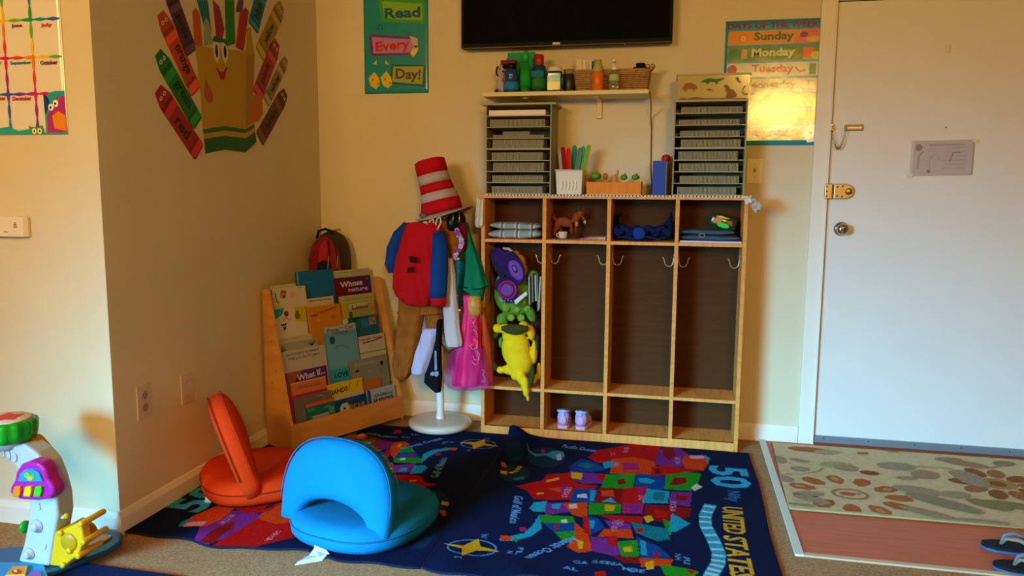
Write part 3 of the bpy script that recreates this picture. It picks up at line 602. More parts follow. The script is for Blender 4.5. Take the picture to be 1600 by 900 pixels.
def hook(x, y, z, s):
    mb = MB(); pts = [Vector((x+s*.002, y, z+.028)), Vector((x+s*.003, y, z+.005))]
    for i in range(9): a = math.pi-math.pi*i/8; pts.append(Vector((x+s*(.024+.020*math.cos(a)), y, z-.004+.0-.022*math.sin(a))))
    pts += [Vector((x+s*.048, y, z+.010)), Vector((x+s*.052, y, z+.016))]
    mb.tube(pts, .0032, None, 8); mb.ell(pts[-1], .0045, None, None, 8, 6)
    h = obj('coat_hook', mb, HK, lock); obj('hook_plate', bx((min(x, x+s*.003), y-.008, z-.005), (max(x, x+s*.003), y+.008, z+.036)), HK, h, .001); return h
for k in range(4):
    a = XS[k]+(t if k == 0 else t/2); b = XS[k+1]-(t if k == 3 else t/2)
    hook(a, -.11, .875, 1); hook(b, -.11, .875, -1)

# patterned paper runner on top: strip with a row of dark tick marks
r = thing('shelf_liner', 'white and dark checked paper liner edge along the locker top', 'liner', (1.55, -.12, LH))
obj('liner_sheet', bx((LX0+.02, LY-.008, LH+.0002), (LX1-.004, -.03, LH+.0016)), pap('#cfc39c'), r)
mb = MB()
for i in range(74):
    x = LX0+.035+i*.0158; mb.prism([(x, LY-.008, LH+.0018), (x+.007, LY-.008, LH+.0018), (x+.012, LY+.014, LH+.0018), (x+.005, LY+.014, LH+.0018)], (0, 0, .0004))
    mb.box((x, LY-.0087, LH-.006), (x+.006, LY-.0080, LH+.001))
tag(obj('check_marks', mb, pap('#3a3830'), r), kind='stuff')
obj('hem', bx((LX0+.02, LY-.0080, LH-.007), (LX1-.004, LY-.0062, LH+.001)), pap('#d8cdb0'), r)

# ------------------------------------------------------------------ paper organizers
ORG = mat('#918c64', .6, spec=.2); ORGT = mat('#aaa478', .6, spec=.2); COMBL = mat('#a09a76', .5, spec=.2)
def organizer(x0, x1, label, wide_top, skipwide):
    z0 = LH+.002; z1 = 1.606; y0, y1 = -.205, -.012
    r = thing('paper_organizer', label, 'organizer', ((x0+x1)/2, -.11, z0))
    obj('side_panel', bx((x0, y0, z0), (x0+.006, y1, z1-.006)), ORG, r); obj('side_panel', bx((x1-.006, y0, z0), (x1, y1, z1-.006)), ORG, r)
    obj('back_panel', bx((x0+.006, y1-.004, z0), (x1-.006, y1, z1-.006)), mat('#7c7858', .7), r)
    obj('top_board', bx((x0-(.02 if wide_top else .0), y0-.006, z1-.006), (x1+(.02 if wide_top else .0), y1, z1+.003)), ORGT, r, .001)
    zs = []
    for k in range(8):
        z = z0+k*(z1-z0-.006)/8; th = .007 if k == 4 else .0035
        obj('tier', bx((x0+.006, y0+.001, z), (x1-.006, y1-.004, z+th)), ORGT, r); zs.append(z+th)
    return r, zs, y0
def booklet_proto():
    r = thing('comb_bound_booklet', 'x', 'booklet', (0, 0, 0))
    obj('pages', bx((-.128, .008, .0005), (.128, .17, .013)), pap('#8f8b78'), r)
    mb = MB()
    for i in range(44):
        x = -.126+i*.00575; mb.box((x, 0, 0), (x+.0030, .012, .0135))
    tag(obj('comb_binding', mb, COMBL, r), kind='stuff')
    obj('spine_rod', bx((-.128, .004, .001), (.128, .0085, .0125)), mat('#14130f', .5), r)
    return r
bp_ = booklet_proto(); first = True
def place_booklet(x, y, z, s, thick, label, group):
    global first
    o = bp_ if first else dup(bp_)
    first = False
    o.location = (x, y, z); o.scale = (s, 1, thick); o['label'] = label; o['group'] = group; return o
r, zl, y0 = organizer(.957, 1.274, 'grey eight-tier paper organizer on the left end of the locker top', True, 0)
tiers = {0: [2.4], 1: [2.4], 2: [2.0, .9], 3: [2.7], 4: [1.2, 1.8], 5: [1.0], 6: [2.6]}
names = ['lowest', 'second lowest', 'third lowest', 'fourth lowest', 'fourth highest', 'third highest', 'second highest', 'top']
for k, L in tiers.items():
    z = zl[k]+.0003
    for j, th in enumerate(L):
        w_ = .98 if k not in (6,) else 1.05
        place_booklet(1.112+.003*((k*7+j*3) % 3-1), y0+.012+.006*j, z, w_, th, 'grey comb-bound booklet on the %s tier of the left organizer%s' % (names[k], '' if len(L) == 1 else (', lower one' if j == 0 else ', upper one')), 'booklets in the left organizer'); z += .0139*th
o = place_booklet(1.10, y0+.03, zl[5]+.0142, .52, 1.3, 'short grey comb-bound booklet, shortest one in the left organizer', 'booklets in the left organizer')
tag(obj('white_binder', MB().box((.972, y0+.004, zl[7]+.0002), (1.245, y0+.16, zl[7]+.026)), mat('#d8ccb8', .3), None, .002), 'thick white booklet on the top tier of the left organizer', 'booklet')
r, zr, y0 = organizer(1.833, 2.150, 'grey eight-tier paper organizer on the right end of the locker top', False, 0)
for k, L in {0: [2.5], 1: [2.4], 2: [2.7], 3: [2.8], 4: [2.6], 5: [1.9], 6: [1.7], 7: [2.0]}.items():
    z = zr[k]+.0003
    place_booklet(1.992+.005*((k*5) % 3-1), y0+.012, z, 1.05 if k > 5 else 1.03, L[0], 'grey comb-bound booklet on the %s tier of the right organizer' % names[k], 'booklets in the right organizer')

# dinosaur box on top of the right organizer
r = thing('dinosaur_tub', 'clear yellowish plastic tub with dinosaur silhouettes on the right organizer', 'tub', (1.99, -.11, 1.61))
z0 = 1.6095; z1 = z0+.105; xa, xb = 1.842, 2.155
mb = MB()
TB = mat('#d9c06a', .15, trans=.35, coat=.5)
mb.prism([(xa+.004, -.195, z0), (xb-.004, -.195, z0), (xb, -.2, z1), (xa, -.2, z1)], (0, .003, 0)); mb.prism([(xa+.004, -.03, z0), (xb-.004, -.03, z0), (xb, -.026, z1), (xa, -.026, z1)], (0, .003, 0))
mb.box((xa+.001, -.195, z0), (xa+.004, -.03, z1)); mb.box((xb-.004, -.195, z0), (xb-.001, -.03, z1)); mb.box((xa+.003, -.195, z0), (xb-.003, -.03, z0+.003))
obj('tub_wall', mb, TB, r)
obj('lid', bx((xa-.006, -.206, z1), (xb+.006, -.02, z1+.008)), mat('#cbbf8a', .25, trans=.3), r, .003)
obj('latch', MB().tube([(xb-.02, -.203, z0+.055), (xb-.028, -.206, z0+.045), (xb-.03, -.206, z0+.03), (xb-.02, -.206, z0+.02), (xb-.01, -.203, z0+.022)], .003, None, 8), mat('#b0a068', .4), r)
obj('contents', bx((xa+.01, -.18, z0+.004), (xb-.01, -.04, z0+.06)), mat('#d8b23c', .8), r)
A = Art(plane_fn((xa, -.2015, z0), (1, 0, 0), (0, 0, 1), (0, -1, 0)), base=.001)
br = '#8a5a24'
A.poly([(.02, .045), (.035, .072), (.06, .074), (.078, .066), (.088, .056), (.086, .048), (.078, .05), (.074, .038), (.07, .04), (.066, .05), (.045, .048), (.04, .036), (.034, .038), (.03, .046)], br)
A.poly([(.10, .074), (.115, .086), (.14, .092), (.17, .088), (.2, .092), (.205, .096), (.2, .086), (.178, .078), (.172, .066), (.166, .068), (.164, .076), (.14, .076), (.134, .066), (.128, .07), (.122, .076)], '#3a6a2c')
A.poly([(.125, .046), (.145, .048), (.155, .04), (.16, .032), (.155, .036), (.148, .044), (.14, .036), (.136, .042)], br)
A.poly([(.20, .056), (.21, .064), (.222, .058), (.228, .046), (.245, .038), (.26, .018), (.255, .008), (.21, .006), (.215, .018), (.218, .036), (.205, .034), (.214, .044)], br)
A.poly([(.008, .002), (.02, .01), (.05, .006), (.08, .012), (.12, .006), (.3, .004), (.3, .001), (.008, .001)], br)
A.poly([(.25, .09), (.26, .074), (.272, .07), (.275, .076), (.266, .08), (.262, .096)], '#7a7a3a')
A.build('print', r)

# white bin of folders
px0, px1 = at(869, 264, -.19).x, at(912, 264, -.19).x; cx = (px0+px1)/2; hw = (px1-px0)/2
r = thing('folder_bin', 'white tapered plastic bin holding coloured folders', 'bin', (cx, -.15, LH+.002)); zb = LH+.002
mb = MB(); BW = plas('#d8cfb4')
def taper(x0, x1, y0, y1, e, za, zc, th):
    for (a, b, c_, d) in (((x0+e, y0+e), (x1-e, y0+e), (x1, y0), (x0, y0)), ((x1-e, y1-e), (x0+e, y1-e), (x0, y1), (x1, y1))):
        s = 1 if a[1] < (y0+y1)/2 else -1; mb.prism([(*a, za), (*b, za), (*c_, zc), (*d, zc)], (0, s*th, 0))
    for (a, b, c_, d) in (((x0+e, y1-e), (x0+e, y0+e), (x0, y0), (x0, y1)), ((x1-e, y0+e), (x1-e, y1-e), (x1, y1), (x1, y0))):
        s = 1 if a[0] < (x0+x1)/2 else -1; mb.prism([(*a, za), (*b, za), (*c_, zc), (*d, zc)], (s*th, 0, 0))
taper(cx-hw, cx+hw, -.215, -.09, .007, zb, zb+.112, .003); mb.box((cx-hw+.008, -.207, zb), (cx+hw-.008, -.098, zb+.003))
obj('bin_wall', mb, BW, r); 
rim = MB().tube([(cx-hw, -.216, zb+.112), (cx+hw, -.216, zb+.112), (cx+hw, -.089, zb+.112), (cx-hw, -.089, zb+.112)], .0035, None, 8, True); obj('rim', rim, BW, r)
A = Art(plane_fn((cx, -.2135, zb), (1, 0, 0), (0, -.06, 1), (0, -1, 0)), base=.002)
for k in range(5): A.line([(-.036+k*.016, .02), (-.030+k*.016, .045), (-.034+k*.016, .062)], .0045, '#ece6cf'); 
A.build('embossed_pattern', r)
fol = [(-.046, '#a8a49c', .115, -.010, 'grey', 'leftmost in the bin'), (-.034, '#c40810', .115, -.006, 'red', 'second from left in the bin'), (-.018, '#8c0408', .13, -.012, 'dark red', 'leaning behind the bright red ones'), (-.006, '#d80c14', .125, -.006, 'bright red', 'right of the dark red one'), (.004, '#1c8a6a', .14, .002, 'green', 'tall at the back of the bin'), (.014, '#5f7a70', .125, .012, 'grey green', 'in the middle of the bin'), (.026, '#1fae8c', .135, .014, 'turquoise', 'right half of the bin'), (.04, '#7aa424', .14, .020, 'lime green', 'rightmost in the bin')]
for k, (dx, c_, hh, ln, cn, where) in enumerate(fol):
    y = -.13-.008*(k % 3) if k != 4 else -.10
    r2 = thing('file_folder', 'rounded %s plastic folder, %s' % (cn, where), 'folder', (cx+dx, y, zb+.01), 0, None)
    hh += .085; w_ = .010; P = []
    def fp(a, b): return (cx+dx*.8+ln*(b/.11)*1.2+a, y, zb+.008+b)
    P = [fp(-w_, 0), fp(w_, 0), fp(w_, hh-.01), fp(w_*.6, hh), fp(-w_*.6, hh), fp(-w_, hh-.01)]
    obj('cover', MB().prism(P, (0, .004, 0)), mat(c_, .6, spec=.08), r2, .001)
    obj('inner_sheet', MB().prism([Vector(q)+Vector((.0012, .0045, -.004)) for q in P], (0, .002, 0)), pap('#cfc8b0'), r2)

# crate of wooden vegetables
px0, px1 = at(917, 290, -.20).x, at(1002, 290, -.20).x
r = thing('toy_crate', 'orange wooden play crate on the locker top', 'crate', ((px0+px1)/2, -.15, LH+.002)); OW = mat('#d87a10', .6, .1, 60, .1, 8, stretch=(10, 1, 1))
obj('front_board', bx((px0, -.215, zb+.003), (px1, -.207, zb+.058)), OW, r, .001); obj('rear_board', bx((px0, -.10, zb+.003), (px1, -.092, zb+.058)), OW, r, .001)
obj('end_board', bx((px0, -.207, zb+.003), (px0+.007, -.10, zb+.062)), OW, r, .001); obj('end_board', bx((px1-.007, -.207, zb+.003), (px1, -.10, zb+.062)), OW, r, .001); obj('base_board', bx((px0-.006, -.22, zb), (px1+.001, -.092, zb+.003)), mat('#d8b868', .5), r)
obj('filling', bx((px0+.008, -.206, zb+.004), (px1-.008, -.101, zb+.050)), mat('#a8741f', .7), r)
GR = mat('#4f8a24', .35, 0, 200, .1, 20)
def veg(px, py, rx, rz, m, label, name='toy_vegetable', cat='toy food', stem=True, y=-.16):
    q = at(px, py, y); r = thing(name, label, cat, (q.x, y, zb+.05))
    obj('body', MB().lathe([(.002, -1), (.5, -.86), (.85, -.5), (1, 0), (.88, .45), (.55, .82), (.15, .95), (.05, .85)], (0, 0, 0), None, 20, None, .05, 6), m, r)
    b = r.children[0] if False else [o for o in COL.objects if o.parent == r][0]
    b.data.transform(wm(r)); b.data.transform(Matrix.Diagonal((rx, rx, rz, 1))); b.location = (0, 0, q.z-(zb+.05)); 
    if stem: obj('stem', MB().tube([(q.x, y, q.z+rz*.8), (q.x+.003, y, q.z+rz*1.1), (q.x+.008, y, q.z+rz*1.25)], .003, None, 6), mat('#7a7a2a', .6), r)
    return r
veg(931, 275, .026, .019, GR, 'round green toy pepper at the left end of the crate')
veg(975, 277, .016, .014, GR, 'smaller green toy vegetable, left of the two on the right of the crate')
veg(993, 277, .019, .013, GR, 'flat green toy vegetable at the right end of the crate')
veg(917, 277, .009, .016, mat('#c87c2c', .4), 'small orange toy vegetable, leftmost edge of the crate', stem=False, y=-.14)
veg(946, 276, .011, .017, mat('#a8642c', .4), 'brown toy vegetable behind the round green pepper', stem=False, y=-.13)
q = at(960, 275, -.16); r = thing('toy_vegetable', 'tan wooden toy mushroom shape in the middle of the crate', 'toy food', (q.x, -.16, zb+.05))
obj('stalk', MB().lathe([(.012, 0), (.014, .003), (.013, .03), (.009, .036), (.002, .037)], (q.x, -.16, zb+.05), None, 18), mat('#c48a44', .5), r)
obj('branch', MB().tube([(q.x+.005, -.16, q.z), (q.x+.014, -.16, q.z+.012), (q.x+.016, -.16, q.z+.026)], [.007, .006, .005], None, 8), mat('#c48a44', .5), r)
# blue book and red ball
q0, q1 = at(1019, 299, -.17), at(1041, 245, -.17)
r = thing('blue_book', 'upright blue hardcover book beside the right organizer', 'book', (q0.x, -.15, LH+.002))
obj('cover', bx((q0.x, -.17, zb), (q1.x, -.16, zb+.156)), mat('#14409a', .35), r, .001); obj('pages', bx((q0.x+.002, -.16, zb+.003), (q1.x+.003, -.145, zb+.153)), pap('#d8d0c0'), r); obj('rear_cover', bx((q0.x, -.145, zb), (q1.x+.004, -.142, zb+.156)), mat('#14409a', .35), r)
q = at(1041, 241, -.06); x = q.x
r = thing('red_capped_jar', 'clear jar with a round red cap behind the blue book', 'jar', (x, -.09, zb)); obj('jar_body', MB().lathe([(.018, 0), (.02, .003), (.02, .15), (.015, .156)], (x, -.06, zb), None, 20), mat('#8a8468', .3), r)
obj('cap', MB().lathe([(.016, .156), (.019, .16), (.021, .172), (.017, .186), (.002, .19)], (x, -.06, zb), None, 20), mat('#b01820', .35), r)
tag(obj('paper_scrap', MB().box((1.725, -.205, zb), (1.775, -.15, zb+.004)), pap('#3a4a6a'), None), 'small dark patterned paper scrap left of the blue book', 'paper')

# white cloth hanging at the left end, clear ribbon wrap at the right end
mb = MB().sheet(lambda i, j: at(745+10*i-4*j*(1-i), 306+44*j+6*math.sin(3*i), -.235) + Vector((-.004*0, .008*math.sin(9*i+2*j), 0)), 8, 10)
tag(obj('white_rag', mb, fab('#cfc4a8'), None, solid=.002), 'thin white cloth strip hanging over the top left corner of the locker', 'cloth')
r = thing('plastic_wrap', 'crumpled clear and white plastic wrap stuck on the top right corner of the locker', 'wrap', at(1170, 318, -.24))
cr = lambda a, b, c_, d, y, am: MB().sheet(lambda i, j: at((a[0]*(1-i)+b[0]*i)*(1-j)+(d[0]*(1-i)+c_[0]*i)*j, (a[1]*(1-i)+b[1]*i)*(1-j)+(d[1]*(1-i)+c_[1]*i)*j, y)+Vector((0, am*noise.noise(Vector((i*4, j*4, y*50))), 0)), 10, 10)
obj('knot', cr((1163, 312), (1174, 304), (1178, 315), (1166, 320), -.238, .03), mat('#d8d0bc', .5), r, solid=.002)
obj('tail', cr((1170, 314), (1180, 306), (1192, 326), (1180, 333), -.235, .03), mat('#cfcab8', .2, trans=.4), r, solid=.001)

# ================================================================== rugs: a woven map of the fifty states, printed into the pile
RA, RB = 1.118, 1.375            # along the titled direction, across
def mapart():
    A = Art(lambda a, b, h: (a, b)); X0, Y0 = 1.100, -.236
    def W(cx, cy): q = flo(780+cx/3.636, 670+cy/3.636); return (q.x-X0, Y0-q.y)
    def V(cx, cy): q = flo(660+cx/3.913, 670+cy/3.913); return (q.x-X0, Y0-q.y)
    P = lambda *q: [W(*z) for z in q]
    red, ora, pur, grn, blu, drd, cya, mag, yel, teal = '#b40c08', '#cc3c08', '#742478', '#1c8410', '#0c3c80', '#840a0a', '#1890a4', '#a01c5c', '#d09c0c', '#0c6c74'
    for c_, p in ((red, ((495,175),(560,130),(680,110),(760,95),(920,108),(890,205),(740,190),(600,195),(560,205))), (ora, ((635,180),(760,170),(890,200),(860,280),(620,262))),
        (mag, ((690,200),(780,205),(790,240),(700,245))), (pur, ((905,130),(960,105),(1020,115),(1080,160),(1045,225),(960,225),(875,210))), (drd, ((930,115),(990,115),(1000,165),(960,190),(930,160))),
        (ora, ((1060,158),(1170,165),(1190,200),(1150,247),(1050,245),(1035,190))), ('#d89ab0', ((1080,162),(1160,160),(1165,178),(1085,180))), (cya, ((1165,155),(1200,178),(1178,202))),
        (red, ((860,225),(940,215),(1040,232),(1150,245),(1000,262),(850,282))), ('#5a1a1c', ((870,240),(900,230),(910,262),(880,268))), (blu, ((380,240),(460,182),(540,200),(605,240),(520,255),(400,247))), (teal, ((430,225),(480,205),(540,215),(500,235))),
        (cya, ((580,200),(640,190),(640,225),(590,235))), (pur, ((395,250),(620,268),(585,320),(470,322),(378,285))), (yel, ((400,258),(465,262),(460,298),(400,290))), (red, ((550,265),(605,268),(590,300),(548,298))),
        (grn, ((600,268),(765,270),(750,352),(570,342))), (drd, ((660,300),(700,290),(710,320),(670,330))), (blu, ((768,266),(942,280),(920,362),(758,342))), (cya, ((780,295),(830,290),(880,305),(850,322),(790,315))),
        (grn, ((938,270),(1050,255),(1140,262),(1112,335),(1080,362),(928,352))), (drd, ((955,330),(985,285),(1050,285),(1055,315),(1000,330))), ('#b8c0a0', ((1080,345),(1110,320),(1145,340),(1100,362))),
        (red, ((88,350),(240,312),(262,280),(380,265),(442,322),(552,332),(520,372),(412,412),(300,415),(200,410),(160,370))), (ora, ((270,350),(380,335),(400,355),(330,372))), (yel, ((210,375),(250,372),(250,380),(212,384))), (yel, ((260,310),(330,290),(335,300),(262,320))), (mag, ((345,335),(400,330),(385,385),(350,388))),
        (blu, ((420,350),(552,352),(540,432),(400,422))), ('#c8b8c8', ((440,385),(490,378),(500,405),(440,402))), (cya, ((510,360),(545,358),(535,420),(515,420))), (drd, ((560,342),(722,352),(700,442),(538,427))), (ora, ((570,360),(640,358),(650,395),(580,392))), (cya, ((580,425),(630,400),(665,430))),
        (red, ((700,345),(832,335),(810,432),(690,432))), (mag, ((785,345),(815,342),(805,400),(785,400))), (cya, ((832,350),(962,366),(950,437),(808,432))), (teal, ((870,365),(935,370),(930,420),(870,418))), (pur, ((970,366),(1087,370),(1080,452),(952,440))), (drd, ((1000,385),(1070,390),(1060,420),(1000,415))),
        (cya, ((200,428),(270,420),(262,482),(200,482),(172,462))), (pur, ((270,430),(362,430),(420,482),(260,502))), (cya, ((300,440),(350,435),(345,465),(300,465))), (ora, ((360,430),(502,430),(502,522),(420,502))), ('#c8b0a0', ((395,440),(440,435),(445,462),(400,465))),
        (grn, ((510,430),(692,440),(690,492),(508,502))), (yel, ((600,440),(660,445),(650,480),(600,478))), (mag, ((700,430),(822,435),(810,492),(698,492))), (pur, ((740,445),(800,450),(795,480),(742,478))), (drd, ((830,440),(1092,462),(1080,512),(960,552),(820,512))), (red, ((880,470),(960,480),(955,520),(890,515))),
        (yel, ((820,510),(860,500),(880,530),(840,545))), (grn, ((238,500),(420,510),(432,542),(330,562),(236,542))), ('#c0c8a0', ((350,530),(385,525),(390,545),(355,548))), (blu, ((250,548),(432,550),(432,602),(310,602))), (red, ((310,560),(340,560),(340,582),(312,584))), (grn, ((310,600),(442,590),(420,642),(368,662))),
        (ora, ((430,540),(502,600),(530,702),(440,712),(378,682),(428,622))), (yel, ((440,640),(480,650),(470,690),(445,690))), (red, ((480,500),(512,520),(522,622),(478,592))), (blu, ((508,510),(562,520),(602,572),(520,612))), (cya, ((515,530),(545,532),(540,575),(518,575))), (pur, ((598,530),(752,550),(750,582),(640,582))),
        (red, ((560,500),(822,510),(810,552),(640,532))), (ora, ((600,578),(752,582),(762,632),(558,622))), (pur, ((520,620),(662,640),(702,722),(640,732),(518,702))), (red, ((600,620),(670,615),(665,680),(620,670))), (grn, ((670,650),(782,640),(792,732),(688,732))), (yel, ((700,680),(750,675),(752,705),(705,708))),
        (teal, ((750,540),(960,580),(970,642),(900,652),(780,602))), (red, ((780,575),(820,572),(815,598),(788,600))), (grn, ((932,520),(1002,560),(972,622),(940,560))), (cya, ((980,490),(1087,552),(1000,602),(962,592))), (blu, ((780,620),(900,680),(972,752),(798,742))), (cya, ((800,640),(830,650),(835,730),(800,725))), (red, ((870,720),(905,715),(905,740),(875,742))),
        (drd, ((640,732),(790,735),(800,770),(700,765))), (ora, ((788,740),(982,760),(960,802),(798,792))), (yel, ((820,770),(870,760),(870,810),(825,812))), (grn, ((900,792),(1125,822),(1080,870),(930,860))), (red, ((1040,815),(1110,825),(1080,845))), (red, ((530,820),(590,815),(600,860),(540,870))),
        (cya, ((0,632),(140,602),(190,560),(230,500),(242,580),(180,622),(80,645),(0,645))), (ora, ((6,615),(70,620),(62,642),(8,645))), (grn, ((80,630),(102,632),(96,655),(82,648))), (mag, ((115,572),(150,568),(155,590),(120,592)))):
        A.poly(P(*p), c_)
    # the two southwest insets
    for c0, c1, rx, ry, cc in ((258, 165, .105, .0, '#0f3558'), ): pass
    A.poly(P(*[(262+108*math.cos(t), 172+58*math.sin(t)) for t in [k*math.pi/12 for k in range(24)]]), '#0c2f4a'); A.poly(P(*[(80+85*math.cos(t), 262+52*math.sin(t)) for t in [k*math.pi/12 for k in range(24)]]), '#0c2f4a')
    A.poly(P(*[(85+50*math.cos(t), 145+52*math.sin(t)) for t in [k*math.pi/12 for k in range(24)]]), '#0a2844')
    A.poly(P((155,95),(170,130),(200,150),(270,150),(300,135),(360,140),(368,165),(340,190),(300,180),(262,160),(200,165),(165,140)), '#2a93b0'); A.poly(P((320,160),(345,150),(350,185),(325,190)), '#c9a8c0'); A.poly(P((235,128),(258,125),(255,148),(238,148)), '#a82a3c')
    A.poly(P((0,200),(20,200),(40,225),(10,225)), '#c0502c'); A.poly(P((0,245),(38,250),(34,268),(0,262)), yel)
    for cx, cy in ((62,258),(85,250),(100,238),(108,226)): A.ell(*W(cx, cy), .012, .010, yel, 8)
    A.poly(P((70,290),(130,280),(140,300),(80,305)), '#1f7a5a')
    # compass star, captions
    sx, sy = V(297, 737); A.line(circ(sx, sy, .082, .062, 24), .006, '#4a86b8', True)
    A.poly([(sx-.105, sy-.012), (sx-.03, sy-.010), (sx+.005, sy-.075), (sx+.025, sy-.015), (sx+.10, sy+.005), (sx+.02, sy+.02), (sx-.012, sy+.075), (sx-.028, sy+.018)], yel)
    for t, dx, dy in (('N', .13, .0), ('S', -.135, -.02), ('W', .02, -.095), ('E', -.02, .09)): A.text(t, sx+dx, sy+dy, .022, '#4a7ab0', rot=R(-90), mirror=True)
    def cap(t, cx, cy, h, w_, rot, f=W, col='#5d8fc0', bold=.0): x, y = f(cx, cy); A.text(t, x, y, h, col, w=w_, rot=rot, mirror=False, bold=bold)
    A.flips = len(A.items)
    return A, W, V, cap
A0, Wf, Vf, cap = mapart()
# lettering: map direction a runs to the title edge, b runs to the reader's right, so "up" is +a
def T_(t, cx, cy, h, w_, tilt=0, f=Wf, col='#6296c4', bold=.02):
    a, b = f(cx, cy); vs, fs = text_mesh(t, bold, 0); Wd = max(p[0] for p in vs)*2; c, q = math.cos(tilt), math.sin(tilt)
    A0.items.append(([(a+(y*h*c+x*w_/Wd*q), b+(x*w_/Wd*c-y*h*q)) for x, y in vs], fs, col))
T_('50', 1300, 282, .165, .25, 0, col='#2f9fc4', bold=.03)
T_('Nifty', 1315, 392, .062, .11, 0, col='#2a6fa0')
T_('UNITED', 1328, 528, .075, .24, 0, col='#d0a01c', bold=.03); T_('STATES', 1355, 735, .078, .30, 0, col='#d0a01c', bold=.03)
T_('Gulf of Mexico', 100, 470, .036, .24, R(8)); T_('Pacific Ocean', 455, 120, .045, .16, R(80)); T_('Atlantic Ocean', 300, 690, .036, .24, R(-35))
for t, cx, cy, w_ in (('VIRGINIA', 985, 450, .10), ('INDIANA', 660, 562, .09), ('OHIO', 690, 545, .05), ('UTAH', 640, 150, .05), ('KANSAS', 660, 210, .07), ('IOWA', 800, 400, .05), ('OREGON', 1010, 190, .08), ('TEXAS', 380, 370, .11), ('NEVADA', 720, 130, .08)):
    T_(t, cx, cy, .022, w_, 0, col='#c98a9a', bold=.0)
for (cx, cy), ab in zip(((565,765),(615,770),(655,775),(735,800),(775,810),(455,765),(110,705),(395,800),(1010,745),(1060,765)), ('SC','NC','VA','MD','DE','GA','FL','AL','NH','RI')): T_(ab, cx, cy, .02, .05, R(90) if cx % 2 else 0, col='#4f83b4')
# striped ribbon beside the title
rc = [(1195, 440), (1170, 500), (1172, 560), (1215, 640), (1245, 720), (1235, 780), (1200, 830), (1180, 870)]
rp = [Wf(*q) for q in rc]; A0.line(rp, .046, '#2a93b0')
for i in range(len(rp)-1):
    for t in (.2, .7):
        a = rp[i]; b = rp[i+1]; m_ = (a[0]+(b[0]-a[0])*t, a[1]+(b[1]-a[1])*t); dx, dy = b[0]-a[0], b[1]-a[1]; l = math.hypot(dx, dy)
        A0.poly([(m_[0]-dy/l*.021-dx/l*.008, m_[1]+dx/l*.021-dy/l*.008), (m_[0]+dy/l*.021-dx/l*.008, m_[1]-dx/l*.021-dy/l*.008), (m_[0]+dy/l*.021+dx/l*.008, m_[1]-dx/l*.021+dy/l*.008), (m_[0]-dy/l*.021+dx/l*.008, m_[1]+dx/l*.021+dy/l*.008)], '#9fc8c4')
def raster(items, NA, NB):
    img = np.empty((NB+1, NA+1, 3)); img[:] = lin('#081436')
    for pts, fs, col in items:
        c_ = lin(col)
        for f in fs:
            tris = tessellate_polygon([[Vector((pts[i][0], pts[i][1], 0)) for i in f]]) if len(f) > 3 else [(0, 1, 2)]
            for tr in tris:
                p = [(pts[f[i]][0]/RA*NA, pts[f[i]][1]/RB*NB) for i in tr]
                xa = max(0, int(math.floor(min(q[0] for q in p)))); xb = min(NA, int(math.ceil(max(q[0] for q in p))))
                ya = max(0, int(math.floor(min(q[1] for q in p)))); yb = min(NB, int(math.ceil(max(q[1] for q in p))))
                if xb < xa or yb < ya: continue
                X, Y = np.meshgrid(np.arange(xa, xb+1), np.arange(ya, yb+1))
                d = (p[1][0]-p[0][0])*(p[2][1]-p[0][1])-(p[2][0]-p[0][0])*(p[1][1]-p[0][1])
                if abs(d) < 1e-9: continue
                l1 = ((X-p[0][0])*(p[2][1]-p[0][1])-(p[2][0]-p[0][0])*(Y-p[0][1]))/d; l2 = ((p[1][0]-p[0][0])*(Y-p[0][1])-(X-p[0][0])*(p[1][1]-p[0][1]))/d
                k = (l1 >= -.001) & (l2 >= -.001) & (l1+l2 <= 1.001); img[ya:yb+1, xa:xb+1][k] = c_
    return img
NA_, NB_ = 330, 400
IMG = raster(A0.items, NA_, NB_)
rm = bpy.data.materials.new('mat_rug'); rm.use_nodes = True; nt = rm.node_tree; bs = nt.nodes['Principled BSDF']; bs.inputs['Roughness'].default_value = .95; bs.inputs['Specular IOR Level'].default_value = .08
at_ = nt.nodes.new('ShaderNodeAttribute'); at_.attribute_name = 'dye'; nn = nt.nodes.new('ShaderNodeTexNoise'); nn.inputs['Scale'].default_value = 260; tcn = nt.nodes.new('ShaderNodeTexCoord'); nt.links.new(tcn.outputs['Object'], nn.inputs['Vector'])
mx = nt.nodes.new('ShaderNodeMix'); mx.data_type = 'RGBA'; mx.blend_type = 'MULTIPLY'; mx.inputs['Factor'].default_value = .6; nt.links.new(at_.outputs['Color'], mx.inputs['A'])
cr_ = nt.nodes.new('ShaderNodeValToRGB'); cr_.color_ramp.elements[0].position = .3; cr_.color_ramp.elements[0].color = (.3, .3, .3, 1); cr_.color_ramp.elements[1].position = .7; cr_.color_ramp.elements[1].color = (1.4, 1.4, 1.4, 1)
nt.links.new(nn.outputs['Fac'], cr_.inputs[0]); nt.links.new(cr_.outputs[0], mx.inputs['B']); nt.links.new(mx.outputs['Result'], bs.inputs['Base Color'])
bn = nt.nodes.new('ShaderNodeBump'); bn.inputs['Strength'].default_value = .8; bn.inputs['Distance'].default_value = .003; nt.links.new(nn.outputs['Fac'], bn.inputs['Height']); nt.links.new(bn.outputs[0], bs.inputs['Normal'])
BINDM = mat('#0b1430', .9, .6, 300)
